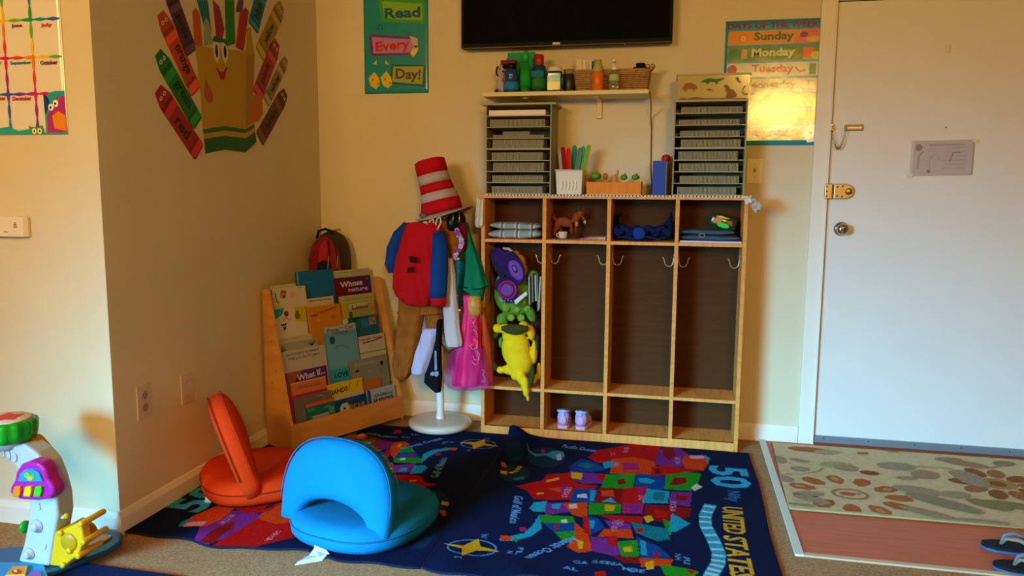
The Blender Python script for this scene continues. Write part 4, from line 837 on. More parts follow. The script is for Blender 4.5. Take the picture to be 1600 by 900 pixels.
def rug(label, corner, sgn, hf, ef_):
    X0, Y0 = corner; vs = []; fs = []; n1 = NA_+1
    for j in range(NB_+1):
        for i in range(n1):
            a = RA*i/NA_; b = RB*j/NB_; x = X0+sgn*a; y = Y0-sgn*b; dx, dy = ef_(x, y, a, b); x += dx; y += dy; vs.append((x, y, .009+hf(x, y)))
    fs = [(j*n1+i, j*n1+i+1, (j+1)*n1+i+1, (j+1)*n1+i) for j in range(NB_) for i in range(NA_)]
    r = thing('map_rug', label, 'rug', (X0+sgn*RA/2, Y0-sgn*RB/2, 0))
    mb = MB(); mb.add(vs, fs, None, True); o = obj('pile', mb, rm, r)
    at2 = o.data.color_attributes.new('dye', 'FLOAT_COLOR', 'POINT'); at2.data.foreach_set('color', np.concatenate([IMG.reshape(-1, 3), np.ones((IMG.shape[0]*IMG.shape[1], 1))], 1).ravel().astype(np.float32))
    edge = [j*n1 for j in range(NB_, -1, -4)]+[i for i in range(0, n1, 4)]+[j*n1+NA_ for j in range(0, NB_+1, 4)]+[NB_*n1+i for i in range(NA_, -1, -4)]
    P = [Vector(vs[k])-Vector((0, 0, .0045)) for k in edge]; Q = [P[0]]
    for p in P[1:]:
        if (p-Q[-1]).length > .004: Q.append(p)
    if (Q[0]-Q[-1]).length < .004: Q.pop()
    obj('bound_edge', MB().tube(Q, .0045, None, 6, True), BINDM, r); return r
g = lambda x, y, cx, cy, sx, sy, rot=0: math.exp(-(((x-cx)*math.cos(rot)+(y-cy)*math.sin(rot))/sx)**2-((-(x-cx)*math.sin(rot)+(y-cy)*math.cos(rot))/sy)**2)
def hR(x, y):
    return max(0, .052*g(x, y, 1.112, -.25, .055, .05)+.018*g(x, y, 1.16, -.38, .05, .14, R(-20))+.010*g(x, y, 1.28, -.30, .09, .04)+.014*g(x, y, 1.19, -1.56, .06, .12)+.010*g(x, y, 1.25, -.95, .5, .05, R(60))+.012*g(x, y, 1.42, -1.58, .07, .09)+.003*noise.noise(Vector((x*6, y*6, 1))))
def hL(x, y):
    return max(0, .010*g(x, y, .65, -1.58, .10, .08)+.008*g(x, y, .32, -1.56, .08, .06)+.006*g(x, y, .95, -1.2, .05, .4)+.003*noise.noise(Vector((x*6, y*6, 4))))
eR = lambda x, y, a, b: (0.004*math.sin(y*7), (.018*math.sin(x*14)+.012*math.sin(x*31))*(b/RB)**6)
eL = lambda x, y, a, b: (.0, (.012*math.sin(x*12)+.008*math.sin(x*27+1))*(1-b/RB)**6)
rug('navy map rug of coloured states in front of the locker, title to the right', (1.103, -.240), 1, hR, eR)
rug('navy map rug of coloured states under the floor seats, title to the left', (1.098, -1.605), -1, hL, eL)

# plain navy mat in the lower left corner
mb = MB().sheet(lambda i, j: Vector((-.75+1.15*i, -1.815-.55*j-.02*i, .012+.002*noise.noise(Vector((i*5, j*5, 0))))), 30, 14)
r = thing('play_mat', 'plain dark navy mat at the bottom left corner under the activity toy', 'mat', (-.2, -2.1, 0))
obj('pile', mb, mat('#0c2048', .95, .8, 300, .25, 200, spec=.1), r)
obj('bound_edge', MB().tube([(-.75, -1.815, .006), (.40, -1.835, .006), (.40, -2.385, .006), (-.75, -2.365, .006)], .006, None, 6, True), mat('#0a1838', .95), r)

# ================================================================== doormat and sandals
r = thing('door_mat', 'cream floral door mat with rust and grey flowers by the entry door', 'door mat', (2.75, -.45, .003))
ma, mb_, mc, md = Vector((2.340, -.060, .004)), Vector((2.318, -.855, .004)), Vector((3.62, -.835, .004)), Vector((3.62, -.055, .004))
obj('mat_body', MB().prism([ma, mb_, mc, md], (0, 0, .008)), mat('#cbb688', .9, .8, 350, .12, 60, spec=.1), r, .003)
A = Art(lambda a, b, h: Vector((a, b, .012+h)), lambda h: mat(h, .95, .5, 350, .25, 90, spec=.05), step=.00006, base=.0003)
def DM(cx, cy): q = flo(1180+cx/3.81, 670+cy/3.81, .012); return (q.x, q.y)
def petal(cx, cy, rx, ry, col, rot=0): x, y = DM(cx, cy); A.ell(x, y, rx, ry, col, 14, rot)
rust, grey, sage = '#a8623a', '#998c6e', '#a09a66'
# large rust flower with petals round an open centre
x, y = DM(565, 390)
for k in range(11):
    t = 2*math.pi*k/11; A.poly([(x+.15*math.cos(t)*1.15+math.cos(t)*u_*1.1-math.sin(t)*v_, y+.15*math.sin(t)+math.sin(t)*u_+math.cos(t)*v_) for u_, v_ in ((-.045, 0), (-.02, .03), (.03, .035), (.055, .012), (.05, -.02), (.01, -.034), (-.03, -.02))], rust if k % 3 else '#a8663c')
    if k % 2: A.ell(x+.165*math.cos(t)*1.15, y+.165*math.sin(t), .022, .014, '#b8905a', 10, t)
A.line(circ(x, y, .065, .05, 18), .014, '#a8764a', True); A.ell(x-.01, y, .03, .02, rust); A.ell(x+.03, y+.01, .014, .012, '#b98c5c'); 
x2, y2 = DM(1440, 330)
for k in range(10):
    t = 2*math.pi*k/10; A.ell(x2+.13*math.cos(t), y2+.13*math.sin(t), .055, .035, '#8a5a30' if k % 2 else '#9a6a40', 12, t)
A.ell(x2, y2, .075, .06, '#a8804c'); A.ell(x2, y2, .035, .03, '#8a5430')
for cx, cy, rx, ry, c_, ro in ((260,190,.045,.018,grey,-.4),(265,240,.04,.03,grey,0),(140,185,.03,.05,grey,.2),(180,300,.03,.04,grey,.5),(310,125,.09,.035,rust,0),(430,140,.06,.03,sage,.3),(480,215,.07,.035,sage,.2),(540,235,.05,.04,'#9a8a60',0),(680,265,.04,.026,'#8a4c28',0),(840,225,.08,.05,grey,.1),(790,130,.05,.02,'#9a8660',-.4),(640,148,.03,.014,rust,.4),
        (905,295,.045,.02,grey,.2),(1010,275,.06,.05,'#a08064',.5),(960,370,.09,.045,grey,-.2),(1190,395,.06,.035,grey,.2),(1120,445,.14,.045,'#8d8262',-.55),(1250,210,.09,.035,'#9a7a5c',-.3),(1150,185,.06,.026,'#9a7a5c',.2),(1280,300,.06,.10,grey,.2),(1040,510,.11,.03,grey,-.5),(340,425,.07,.03,grey,-.4),(260,455,.06,.012,grey,-.1),(330,390,.05,.026,grey,.1),(1390,455,.08,.04,'#857a54',-.5),(1530,460,.10,.035,'#857a54',-.2),(1340,555,.10,.016,grey,0),(1480,210,.05,.03,'#8d7a54',.3)):
    petal(cx, cy, rx, ry, c_, ro)
A.line([DM(150, 275), DM(280, 275), DM(380, 255), DM(400, 235)], .008, sage); A.line([DM(860, 230), DM(1000, 230), DM(1150, 240), DM(1250, 285)], .009, grey); A.line([DM(880, 405), DM(1010, 400), DM(1080, 410)], .008, grey); A.line([DM(850, 462), DM(950, 475), DM(1010, 500)], .008, grey); A.line([DM(1250, 240), DM(1380, 240), DM(1500, 215)], .008, grey)
def keep(p): return (min(max(p[0], 2.338-(-.06-p[1])*.027), 3.60), min(max(p[1], -.84), -.07))
A.items = [([keep(p) for p in pts], fs, c_) for pts, fs, c_ in A.items]
A.build('floral_pattern', r)
obj('hem', MB().tube([ma+Vector((0, 0, .004)), mb_+Vector((0, 0, .004)), mc+Vector((0, 0, .004)), md+Vector((0, 0, .004))], .0045, None, 6, True), mat('#a8935c', .9), r)
def sandal(x, y, rz, label):
    r = thing('sandal', label, 'sandal', (x, y, .003), rz, 'pair of thong sandals'); M = wm(r)
    out = [(0, .0), (.01, .022), (.04, .038), (.09, .042), (.15, .033), (.20, .034), (.245, .028), (.265, 0), (.245, -.026), (.20, -.032), (.15, -.030), (.09, -.04), (.04, -.036), (.01, -.020)]
    P = [(M@Vector((a, b, 0))) for a, b in out]
    obj('outsole', MB().prism(P, (0, 0, .010)), mat('#3c5a78', .6), r, .003)
    obj('footbed', MB().prism([M@Vector((a*.98+.002, b*.95, .010)) for a, b in out], (0, 0, .010)), mat('#15161c', .8, .3, 300), r, .003)
    st = mat('#6d7c84', .5); 
    for s in (1, -1):
        pts = [M@Vector((.062, .002*s, .019)), M@Vector((.075, .012*s, .045)), M@Vector((.105, .028*s, .050)), M@Vector((.14, .036*s, .038)), M@Vector((.165, .034*s, .016))]
        obj('strap', MB().tube(pts, [.004, .006, .0075, .0075, .006], None, 8), st if s > 0 else mat('#8a7a60', .5), r)
    obj('toe_post', MB().tube([M@Vector((.062, 0, .016)), M@Vector((.066, 0, .03)), M@Vector((.074, 0, .044))], .0035, None, 8), st, r); return r
q = flo(1531, 852, .01); sandal(q.x, q.y, R(-2), 'dark thong sandal at the right edge, nearer the door mat')
q = flo(1549, 884, .01); sandal(q.x, q.y, R(-6), 'dark thong sandal at the bottom right corner, nearer the viewer')

# ================================================================== what lies in the locker
def Lx(px, Y=-.15): return at(px, 400, Y).x
# plaid blanket: folded layers with a woven plaid print
r = thing('folded_blanket', 'folded grey white and blue plaid blanket in the leftmost upper cubby', 'blanket', (1.10, -.12, .97))
zb = .9705
plm = bpy.data.materials.new('mat_plaid'); plm.use_nodes = True; nt = plm.node_tree; bs = nt.nodes['Principled BSDF']; bs.inputs['Roughness'].default_value = .95
tc = nt.nodes.new('ShaderNodeTexCoord'); sp = nt.nodes.new('ShaderNodeSeparateXYZ'); nt.links.new(tc.outputs['Object'], sp.inputs[0])
def band(out, sc, ph):
    m1 = nt.nodes.new('ShaderNodeMath'); m1.operation = 'MULTIPLY_ADD'; m1.inputs[1].default_value = sc; m1.inputs[2].default_value = ph; nt.links.new(out, m1.inputs[0])
    m2 = nt.nodes.new('ShaderNodeMath'); m2.operation = 'SINE'; nt.links.new(m1.outputs[0], m2.inputs[0]); r_ = nt.nodes.new('ShaderNodeValToRGB'); nt.links.new(m2.outputs[0], r_.inputs[0]); r_.color_ramp.interpolation = 'CONSTANT'; return r_
rx_ = band(sp.outputs['X'], 85, .6); e = rx_.color_ramp; e.elements[0].color = (*lin('#9aa39a'), 1); e.elements[1].position = .45; e.elements[1].color = (*lin('#d8d2bc'), 1); el = e.elements.new(.9); el.color = (*lin('#6a7478'), 1)
rz_ = band(sp.outputs['Z'], 170, 0); e = rz_.color_ramp; e.elements[0].color = (*lin('#a4b8bc'), 1); e.elements[1].position = .4; e.elements[1].color = (*lin('#f0ead8'), 1)
mm = nt.nodes.new('ShaderNodeMix'); mm.data_type = 'RGBA'; mm.blend_type = 'MULTIPLY'; mm.inputs['Factor'].default_value = .4; nt.links.new(rx_.outputs[0], mm.inputs['A']); nt.links.new(rz_.outputs[0], mm.inputs['B']); nt.links.new(mm.outputs['Result'], bs.inputs['Base Color'])
def fold(r, x0, x1, y0, y1, z, th, m, nm='fold', wob=.003, seed=0):
    rg = []; n = 14
    for i in range(n+1):
        t = i/n; x = x0+(x1-x0)*t; e = min(1, math.sin(math.pi*min(max(t, .0), 1))**.25+.02) if 0 < t < 1 else .35
        dz = wob*noise.noise(Vector((x*14, seed*3.1, z*20))); rg.append((Vector((x, (y0+y1)/2, z+th/2+dz)), Vector((0, (y1-y0)/2*(.97 if 0 < t < 1 else .9), 0)), Vector((0, 0, th/2*e))))
    return obj(nm, MB().loft(rg, None, 20, 0, 0, 0, 3.0), m, r)
fold(r, .970, 1.226, -.208, -.04, zb, .046, plm, seed=1, wob=.006); fold(r, .976, 1.222, -.203, -.04, zb+.043, .036, plm, seed=2, wob=.008)
# fox plush
r = thing('plush_fox', 'small orange brown plush fox standing in the second upper cubby', 'plush toy', (1.37, -.10, .97))
c0 = at(880, 352, -.11); mb = MB(); Y = -.11; E_ = lambda px, py, a, b, c_, y=Y, rot=0: mb.ell(at(px, py, y), (a, b, c_), None, Matrix.Rotation(rot, 3, 'Y'))
E_(883, 347, .042, .026, .024, rot=.25); E_(900, 340, .020, .022, .026); E_(907, 334, .020, .02, .018); E_(912, 342, .009, .010, .010, Y-.006); E_(871, 352, .018, .022, .026); E_(867, 362, .011, .012, .022, Y-.01); E_(876, 362, .010, .012, .024, Y+.02); E_(893, 360, .009, .012, .026, Y-.012); E_(899, 358, .009, .011, .026, Y+.014); E_(866, 340, .010, .012, .02, rot=-.5)
obj('body', mb, fab('#8a3f16', .25), r, remesh=.0032)
for px in (904, 912): q = at(px, 327, Y); obj('ear', MB().lathe([(.009, 0), (.006, .009), (.001, .016)], q+Vector((0, 0, -.003)), None, 10), fab('#6a2c10'), r)
obj('muzzle', MB().ell(at(914, 347, Y-.008), (.007, .008, .010)), fab('#c8a070'), r); obj('nose', MB().ell(at(916, 350, Y-.013), .003), BLACK, r); obj('eye', MB().ell(at(909, 335, Y-.02), .0025), BLACK, r)
obj('chest_patch', MB().ell(at(901, 350, Y-.014), (.010, .010, .014)), fab('#b07a48'), r)
x = at(880, 362, -.18).x; r = thing('cup', 'small white cup standing in front of the plush fox', 'cup', (x, -.18, .976))
obj('cup_body', MB().lathe([(.013, .003), (.019, .006), (.0225, .034), (.0232, .035), (.021, .034), (.017, .009), (.002, .008)], (x, -.185, .9735), None, 24), mat('#d8c4a0', .3), r)
obj('handle', MB().tube([(x-.021, -.185, 1.000), (x-.03, -.185, .998), (x-.031, -.185, .988), (x-.02, -.185, .984)], .0028, None, 8), mat('#d8c4a0', .3), r)
r = thing('folded_cloth', 'flat pinkish folded cloth lying under the plush fox and cup', 'cloth', (1.40, -.11, .97))
obj('layer', MB().box((1.263, -.212, .9704), (1.538, -.04, .9732)), fab('#b07a60'), r, .001); obj('upper_layer', MB().prism([(1.41, -.19, .9733), (1.536, -.20, .9733), (1.536, -.19, .987), (1.45, -.17, .983)], (0, .12, 0)), fab('#c89a84'), r, .001)
# navy jacket pile
r = thing('navy_jacket', 'bunched navy blue jacket filling the third upper cubby', 'jacket', (1.705, -.11, .97)); Y = -.12
mb = MB(); E_(967, 362, .035, .07, .040); E_(985, 366, .05, .07, .030); E_(1005, 366, .05, .07, .026); E_(1030, 363, .05, .07, .030); E_(1045, 358, .030, .06, .045); E_(962, 345, .016, .03, .035); E_(1048, 342, .010, .03, .034); E_(970, 335, .008, .014, .012); E_(1000, 371, .09, .08, .018)
for k in range(14): q = at(962+k*6.4, 360+5*math.sin(k*2.1), -.19); mb.ell(q, (.014, .012, .022), None, Matrix.Rotation(k, 3, 'Y'))
mb2 = MB(); lo, hi = Vector((1.566, -.215, .9715)), Vector((1.849, -.032, 1.13)); mb.v = [(min(max(v[0], lo.x), hi.x), min(max(v[1], lo.y), hi.y), max(v[2], lo.z)) for v in mb.v]
obj('jacket_body', mb, fab('#0a153c', .3), r, remesh=.0045)
q = at(999, 364, -.2); obj('round_patch', MB().lathe([(.030, 0), (.028, .006), (.002, .010)], (q.x, -.205, q.z-.002), None, 24, (0, -1, 0)), fab('#15357c'), r)
obj('zipper_seam', MB().tube([at(965+4*k, 372-2*math.sin(k*.7), -.218) for k in range(20)], .0015, None, 6), fab('#1f3570'), r)
# jeans with package
r = thing('papers', 'white and lilac papers under the folded jeans in the rightmost upper cubby', 'paper', (2.01, -.12, .97))
obj('sheet', bx((1.874, -.214, .9704), (2.150, -.04, .9735)), pap('#b8a8c0'), r); obj('sheet', MB().prism([(1.876, -.212, .9738), (2.149, -.218, .9738), (2.149, -.06, .9738), (1.9, -.06, .9738)], (0, 0, .005)), pap('#cfc4cc'), r)
r = thing('folded_jeans', 'folded faded teal jeans in the rightmost upper cubby', 'trousers', (2.01, -.12, .98))
JM = fab('#3c5460', .2); fold(r, 1.877, 2.145, -.20, -.05, .9792, .026, JM, seed=5); fold(r, 1.875, 2.12, -.195, -.05, 1.004, .026, JM, seed=6); q = at(1097, 368, -.206)
obj('buckle', MB().tube([q+Vector((.012*math.cos(a)*1.1, 0, .008*math.sin(a))) for a in [k*math.pi/8 for k in range(16)]], .0016, None, 6, True), STEEL, r)
q = at(1129, 347, -.12); r = thing('snack_package', 'bright green and red wrapped package on top of the jeans', 'package', (q.x, -.12, 1.03))
M = Matrix.Rotation(.28, 3, 'Y'); qc = q+Vector((0, 0, .0)); mb = MB(); mb.loft([(qc+M@Vector((t*.062, 0, 0)), M@Vector((0, 0, .034*(1-.25*t*t))), Vector((0, .012*(1.02-t*t)**.5+.002, 0))) for t in [-1+k*.2 for k in range(11)]], None, 20); obj('wrapper', mb, mat('#1f3a1c', .25, coat=.5), r)
f2 = lambda a, b, h: qc+M@Vector((a*1.3, 0, b*1.3))+Vector((0, -.0145-h, 0)); A = Art(f2, lambda h: mat(h, .25)); A.ell(.004, -.010, .022, .009, '#2fc84a'); A.poly([(-.035, .0), (-.02, .018), (0, .01), (-.01, -.006), (-.03, -.012)], '#c87a4c'); A.poly([(.01, .008), (.03, .012), (.036, -.004), (.02, -.002)], '#a8482c'); A.poly([(-.03, .015), (-.01, .02), (.02, .018), (.0, .013)], '#d8c82a'); A.build('print', r)
# bags hanging in the first bay
GM = fab('#5f8426', .3); Y = -.15
r = thing('turtle_backpack', 'green turtle shell backpack hanging in the leftmost bay under the butterfly', 'backpack', (1.10, -.14, .5))
mb = MB(); E_(800, 455, .095, .06, .12, -.12); E_(805, 470, .08, .06, .09, -.13); E_(833, 432, .03, .03, .032, -.15, .3); E_(845, 438, .012, .02, .02, -.15); E_(829, 490, .024, .022, .045, -.16, -.4); E_(785, 500, .03, .03, .035, -.14); E_(775, 520, .018, .02, .035, -.13, .3); E_(783, 535, .015, .018, .03, -.14)
obj('shell_body', mb, GM, r, remesh=.004)
for k, (px, py) in enumerate(((783, 468), (800, 466), (816, 470), (832, 462), (790, 482), (806, 484), (822, 482), (797, 497), (813, 498), (830, 447))):
    q = at(px, py, -.205+.01*abs(k % 3-1)); obj('shell_scute', MB().lathe([(.021, 0), (.020, .006), (.013, .011), (.001, .013)], q+Vector((0, .022, 0)), None, 6, (0, -1, .1)), fab('#74982c', .25), r)
obj('strap', MB().tube([at(829, 470, -.20), at(812, 480, -.212), at(800, 472, -.205)], .004, None, 6), fab('#4f6a20'), r)
q = at(812, 470, -.222); obj('name_tag', MB().prism([at(803, 470, -.224), at(822, 455, -.224), at(824, 460, -.224), at(806, 476, -.224)], (0, .002, 0)), pap('#c8c8b8'), r)
r = thing('butterfly_wings', 'purple and blue butterfly wings bag hanging at the top of the leftmost bay', 'bag', (1.06, -.19, .72))
PM = fab('#2c1650', .4)
def wing(pts, y, nm, m, th=.012): return obj(nm, MB().prism([at(px, py, y) for px, py in pts], (0, th, 0)), m, r, .004)
wing([(768, 388), (778, 386), (790, 395), (800, 392), (812, 405), (820, 422), (818, 440), (808, 446), (797, 440), (786, 425), (774, 408)], -.215, 'upper_wing', PM)
wing([(775, 440), (785, 430), (797, 436), (808, 448), (810, 460), (802, 472), (790, 474), (780, 462), (773, 450)], -.222, 'lower_wing', PM)
wing([(766, 392), (776, 396), (786, 410), (790, 430), (782, 436), (774, 424), (768, 410)], -.200, 'far_wing', mat('#1c1430', .8, .6, 200, .5, 60))
A = Art(lambda a, b, h: at(a, b, -.2165-h*0)+Vector((0, -h, 0)), lambda h: fab(h), step=.0004, base=.0006)
for cx, cy, s in ((806, 422, 1), ):
    for k, c_ in enumerate(('#7a2c90', '#1f5aa8', '#a8306c', '#3a1c6a', '#2a86b0')): A.ell(cx-k*.5, cy-k*.6, 10-k*2, 17-k*3.2, c_, 20, -.45)
A.build('wing_print', r)
A = Art(lambda a, b, h: at(a, b, -.2235-h*0)+Vector((0, -h, 0)), lambda h: fab(h), step=.0004, base=.0006)
for k, c_ in enumerate(('#8a2458', '#3a1c6a', '#b0283c', '#1f5aa8', '#7a2c90')): A.ell(793-k*.5, 453, 15-k*2.7, 15-k*2.7, c_, 20, 0)
for k in range(5): A.ell(784+k*5, 469+(1 if k % 2 else 0), 1.2, 1, '#8a90d8', 8)
A.build('lower_print', r)
r = thing('plush_banana', 'rounded orange yellow plush shape behind the butterfly wings in the leftmost bay', 'plush toy', (1.13, -.12, .8)); Y = -.13
mb = MB(); E_(806, 398, .020, .02, .022, -.16); E_(814, 408, .024, .025, .034, -.16, -.3); E_(820, 422, .014, .02, .028, -.155); obj('body', mb, fab('#c07e22', .1), r, remesh=.003); obj('white_trim', MB().tube([at(786, 388, -.18), at(795, 389, -.185), at(804, 396, -.188)], .007, None, 8), fab('#b0a890'), r)
for k, (px, c_, top, bot) in enumerate(((827, '#9a9488', 432, 476), (832, '#6a6a5c', 428, 472), (837, '#b0aca0', 430, 470), (840, '#5a6a4c', 427, 486), (845, '#a8a296', 432, 483))):
    a, b = at(px, top, -.205), at(px+ (1 if k < 4 else -3), bot, -.205)
    tag(obj('hanging_book', MB().prism([(a.x-.0035, -.215, a.z), (a.x+.0035, -.215, a.z), (b.x+.0035, -.215, b.z), (b.x-.0035, -.215, b.z)], (0, .13, 0)), pap(c_), None, .0008), 'thin %s booklet squeezed on edge against the first divider, %s' % (['grey', 'dark olive', 'light grey', 'green', 'pale grey'][k], ['leftmost', 'second from left', 'third from left', 'fourth from left', 'rightmost'][k]), 'booklet', 'booklets beside the turtle backpack')
mb = MB().tube([at(769, 400, -.10), at(766, 425, -.12), at(768, 455, -.13), at(765, 475, -.12)], .004, None, 6); tag(obj('bag_strap', mb, fab('#2a2620')), 'dark thin strap hanging at the left side of the leftmost bay', 'strap')
# yellow plush hanging head down over the lower shelf
YM = fab('#e8bc10', .06); r = thing('yellow_plush', 'large yellow plush animal with dark patches hanging over the lower shelf edge', 'plush toy', (1.16, -.2, .25)); Y = -.2
mb = MB(); E_(806, 545, .072, .055, .095, -.19); E_(812, 565, .066, .055, .08, -.195); E_(800, 525, .050, .045, .045, -.19); E_(778, 513, .026, .03, .024, -.21, .2); E_(790, 514, .03, .03, .026, -.21); E_(818, 512, .028, .035, .034, -.20); E_(830, 520, .020, .03, .04, -.19, -.2); E_(835, 550, .016, .03, .06, -.18); E_(842, 580, .012, .02, .045, -.19); E_(793, 578, .03, .03, .022, -.2, .4); E_(782, 578, .022, .026, .018, -.2, .4); E_(806, 585, .026, .04, .03, -.215)
E_(815, 590, .024, .028, .035, -.232); E_(820, 600, .021, .022, .035, -.245); E_(822, 612, .016, .017, .026, -.252); E_(825, 622, .008, .009, .018, -.252); E_(835, 592, .013, .02, .025, -.21)
obj('body', mb, YM, r, remesh=.0045)
DK = fab('#3a3a14', .15)
obj('dark_patch', MB().loft([(at(784+t*41, 513+2*math.sin(t*3), -.248+.012*abs(2*t-1)), Vector((0, .012, 0)), Vector((0, 0, .026*math.sin(math.pi*min(max(t, .04), .96))**.45))) for t in [k/10 for k in range(11)]], None, 16), DK, r)
obj('dark_patch', MB().loft([(at(833-5*t, 570+34*t, -.243-.02*t), Vector((.016*math.sin(math.pi*min(max(t, .05), .95))**.6, 0, 0)), Vector((0, .012, 0))) for t in [k/8 for k in range(9)]], None, 14), DK, r)
obj('dark_patch', MB().ell(at(773, 573, -.215), (.012, .012, .022)), DK, r)
obj('dark_patch', MB().ell(at(840, 535, -.20), (.008, .02, .04)), DK, r)
# shoes
def shoe(px, label, rz=0):
    q = at(px, 655, -.17); x, y, z = q.x, -.20, .047
    r = thing('toddler_shoe', label, 'shoe', (x, y, z), rz, 'pair of toddler shoes'); M = wm(r)
    out = lambda s, z: [(M@Vector((a*s, b, z))) for a, b in ((-.022, 0), (-.029, .02), (-.028, .06), (-.033, .10), (-.028, .135), (0, .148), (.028, .135), (.033, .10), (.028, .06), (.029, .02), (.022, 0), (0, -.004))]
    obj('sole', MB().prism(out(1, 0), (0, 0, .018)), mat('#d8a8c4', .5), r, .003)
    sec = []
    for t, hh, w_ in ((0, .078, .026), (.03, .070, .028), (.06, .056, .028), (.09, .045, .032), (.12, .034, .029), (.142, .022, .016)):
        sec.append((M@Vector((0, t, .016+hh/2)), M.to_3x3()@Vector((w_, 0, 0)), Vector((0, 0, hh/2))))
    obj('upper', MB().loft(sec, None, 24, 0, 0, 0, 2.6), mat('#b79ac4', .6, .3, 200, .15, 40), r)
    obj('collar', MB().tube([M@Vector((.026*math.cos(a), .030+.034*math.sin(a), .088+.006*math.sin(-a)-.004)) for a in [k*math.pi/10 for k in range(20)]], .007, None, 8, True), mat('#8fb0d4', .7, .3, 200), r)
    obj('lining', MB().ell(M@Vector((0, .03, .083)), (.02, .028, .010)), mat('#4c7a90', .9), r)
    obj('heel_patch', MB().ell(M@Vector((0, -.004, .045)), (.017, .004, .022)), mat('#cfa4cc', .6), r)
    obj('pull_tab', MB().box((-.008, -.008, .070), (.008, 0, .098), None, M), mat('#c8a0d0', .7), r, .002)
    obj('strap', MB().tube([M@Vector((-.031, .085, .03)), M@Vector((-.016, .08, .064)), M@Vector((.016, .08, .064)), M@Vector((.031, .085, .03))], .006, None, 8), mat('#c8b0d8', .6), r)
    return r
shoe(881, 'lilac toddler shoe seen from the heel, left of the pair in the lower cubby', R(4)); shoe(908, 'lilac toddler shoe seen from the heel, right of the pair in the lower cubby', R(-6))

# ================================================================== coat stand
SX, SY, S0 = .722, -.195, .014
r = thing('coat_stand', 'white child-size coat stand with a round base left of the locker', 'coat stand', (SX, SY, S0))
PW = mat('#e2ddd0', .28, coat=.3)
obj('base_disc', MB().lathe([(.14, 0), (.152, .004), (.160, .014), (.160, .026), (.152, .036), (.135, .040), (.03, .044), (.002, .045)], (SX, SY, S0), None, 48), mat('#cdc4ae', .25, coat=.3), r)
obj('pole', MB().lathe([(.027, .040), (.024, .048), (.0185, .07), (.0185, 1.04), (.012, 1.05), (.01, 1.12), (.002, 1.125)], (SX, SY, S0), None, 24), PW, r)
for k in range(6):
    a = R(20+60*k); d = Vector((math.cos(a), math.sin(a), 0)); c = Vector((SX, SY, 1.02))
    obj('peg', MB().tube([c+d*.015, c+d*.05+Vector((0, 0, .012)), c+d*.085+Vector((0, 0, .04))], [.008, .007, .009], None, 10), PW, r)
# hat: striped bands as parts
r = thing('striped_hat', 'tall red and white striped soft hat topping the coat stand', 'hat', at(692, 330, -.2))
hp = [((691, 333), 42, .9), ((690, 331), 36, 1), ((689, 318), 33, 1), ((685, 306), 30.5, 1), ((681.5, 293), 28, 1), ((678, 281), 26, 1), ((674.5, 268), 25.5, 1), ((671.5, 258), 26.5, 1), ((670, 250), 25, .8)]
def hc(px, py): return at(px, py, -.2)
ax = (hc(670, 250)-hc(690, 331)).normalized(); sxv = Vector((math.cos(.14), 0, math.sin(.14))); sxv = (sxv-ax*sxv.dot(ax)).normalized(); syv = ax.cross(sxv)
RD = fab('#b80c18', .08); WHh = fab('#b8a49c', .08); s_ = 1/325
lv = [((690, 332), 34), ((687.5, 313), 31), ((684, 300), 27.5), ((680, 286.5), 25.5), ((676, 272), 25), ((671, 252), 24.5)]
LV = [(hc(*q), w_*s_) for q, w_ in lv]
for k in range(5):
    (c0, w0), (c1, w1) = LV[k], LV[k+1]; mb = MB()
    cm = c0.lerp(c1, .5)
    mb.loft([(c0, sxv*w0, syv*w0), (cm, sxv*((w0+w1)/2+.001), syv*((w0+w1)/2+.001)), (c1, sxv*w1, syv*w1)]+([(c1+ax*.008, sxv*w1*.8, syv*w1*.8), (c1+ax*.010, sxv*w1*.3, syv*w1*.3)] if k == 4 else []), None, 32, 5, .02)
    obj('red_band' if k % 2 == 0 else 'white_band', mb, RD if k % 2 == 0 else WHh, r)
bc, bw = LV[0]
def brim(i, j):
    a = 2*math.pi*i; q = bw*.96+j*.030*(1.25+.35*math.cos(a)); return bc-ax*(.004+.010*j-.008*j*math.cos(2*a))+sxv*q*math.cos(a)*1.05+syv*q*math.sin(a)
obj('brim', MB().sheet(brim, 48, 5), fab('#a89c8c'), r, solid=.004)

# garment helper: rows of (py, px_left, px_right) at depth Y
def rows(rs, Y, dep, m, r, nm, folds=6, amp=.12, dy=0.0, seg=56, sq=2.2, ph=0, grow=.6):
    rg = []; n = len(rs)
    for i, (py, xl, xr) in enumerate(rs):
        a, b = at(xl, py, Y), at(xr, py, Y); c = (a+b)/2; h = (b-a)/2; k = i/(n-1); d = dep[i] if isinstance(dep, list) else dep
        rg.append((c+Vector((0, dy*k, 0)), h, Vector((0, d, 0)), .3+k*grow*1.6))
    out = []                                   # refine between rows
    for i in range(n-1):
        for t in (0, .125, .25, .375, .5, .625, .75, .875):
            A_, B_ = rg[i], rg[i+1]; out.append((A_[0].lerp(B_[0], t), A_[1].lerp(B_[1], t), A_[2].lerp(B_[2], t), A_[3]*(1-t)+B_[3]*t))
    out.append(rg[-1]); c, a, b, k = out[0]; out.insert(0, (c+Vector((0, 0, .003)), a*.6, b*.5, 0)); c, a, b, k = out[-1]
    mb = MB().loft(out, None, seg, folds, amp, ph, sq); wr = .016*min(1, max(d_ if not isinstance(d_, list) else .03 for d_ in [dep])/.035)
    mb.v = [(v[0]+.004*noise.noise(Vector((v[0]*20, v[1]*20, v[2]*9+5))), v[1]-wr*noise.noise(Vector((v[0]*32+v[2]*5, v[1]*4, v[2]*8+ph))), v[2]) for v in mb.v]
    return obj(nm, mb, m, r)
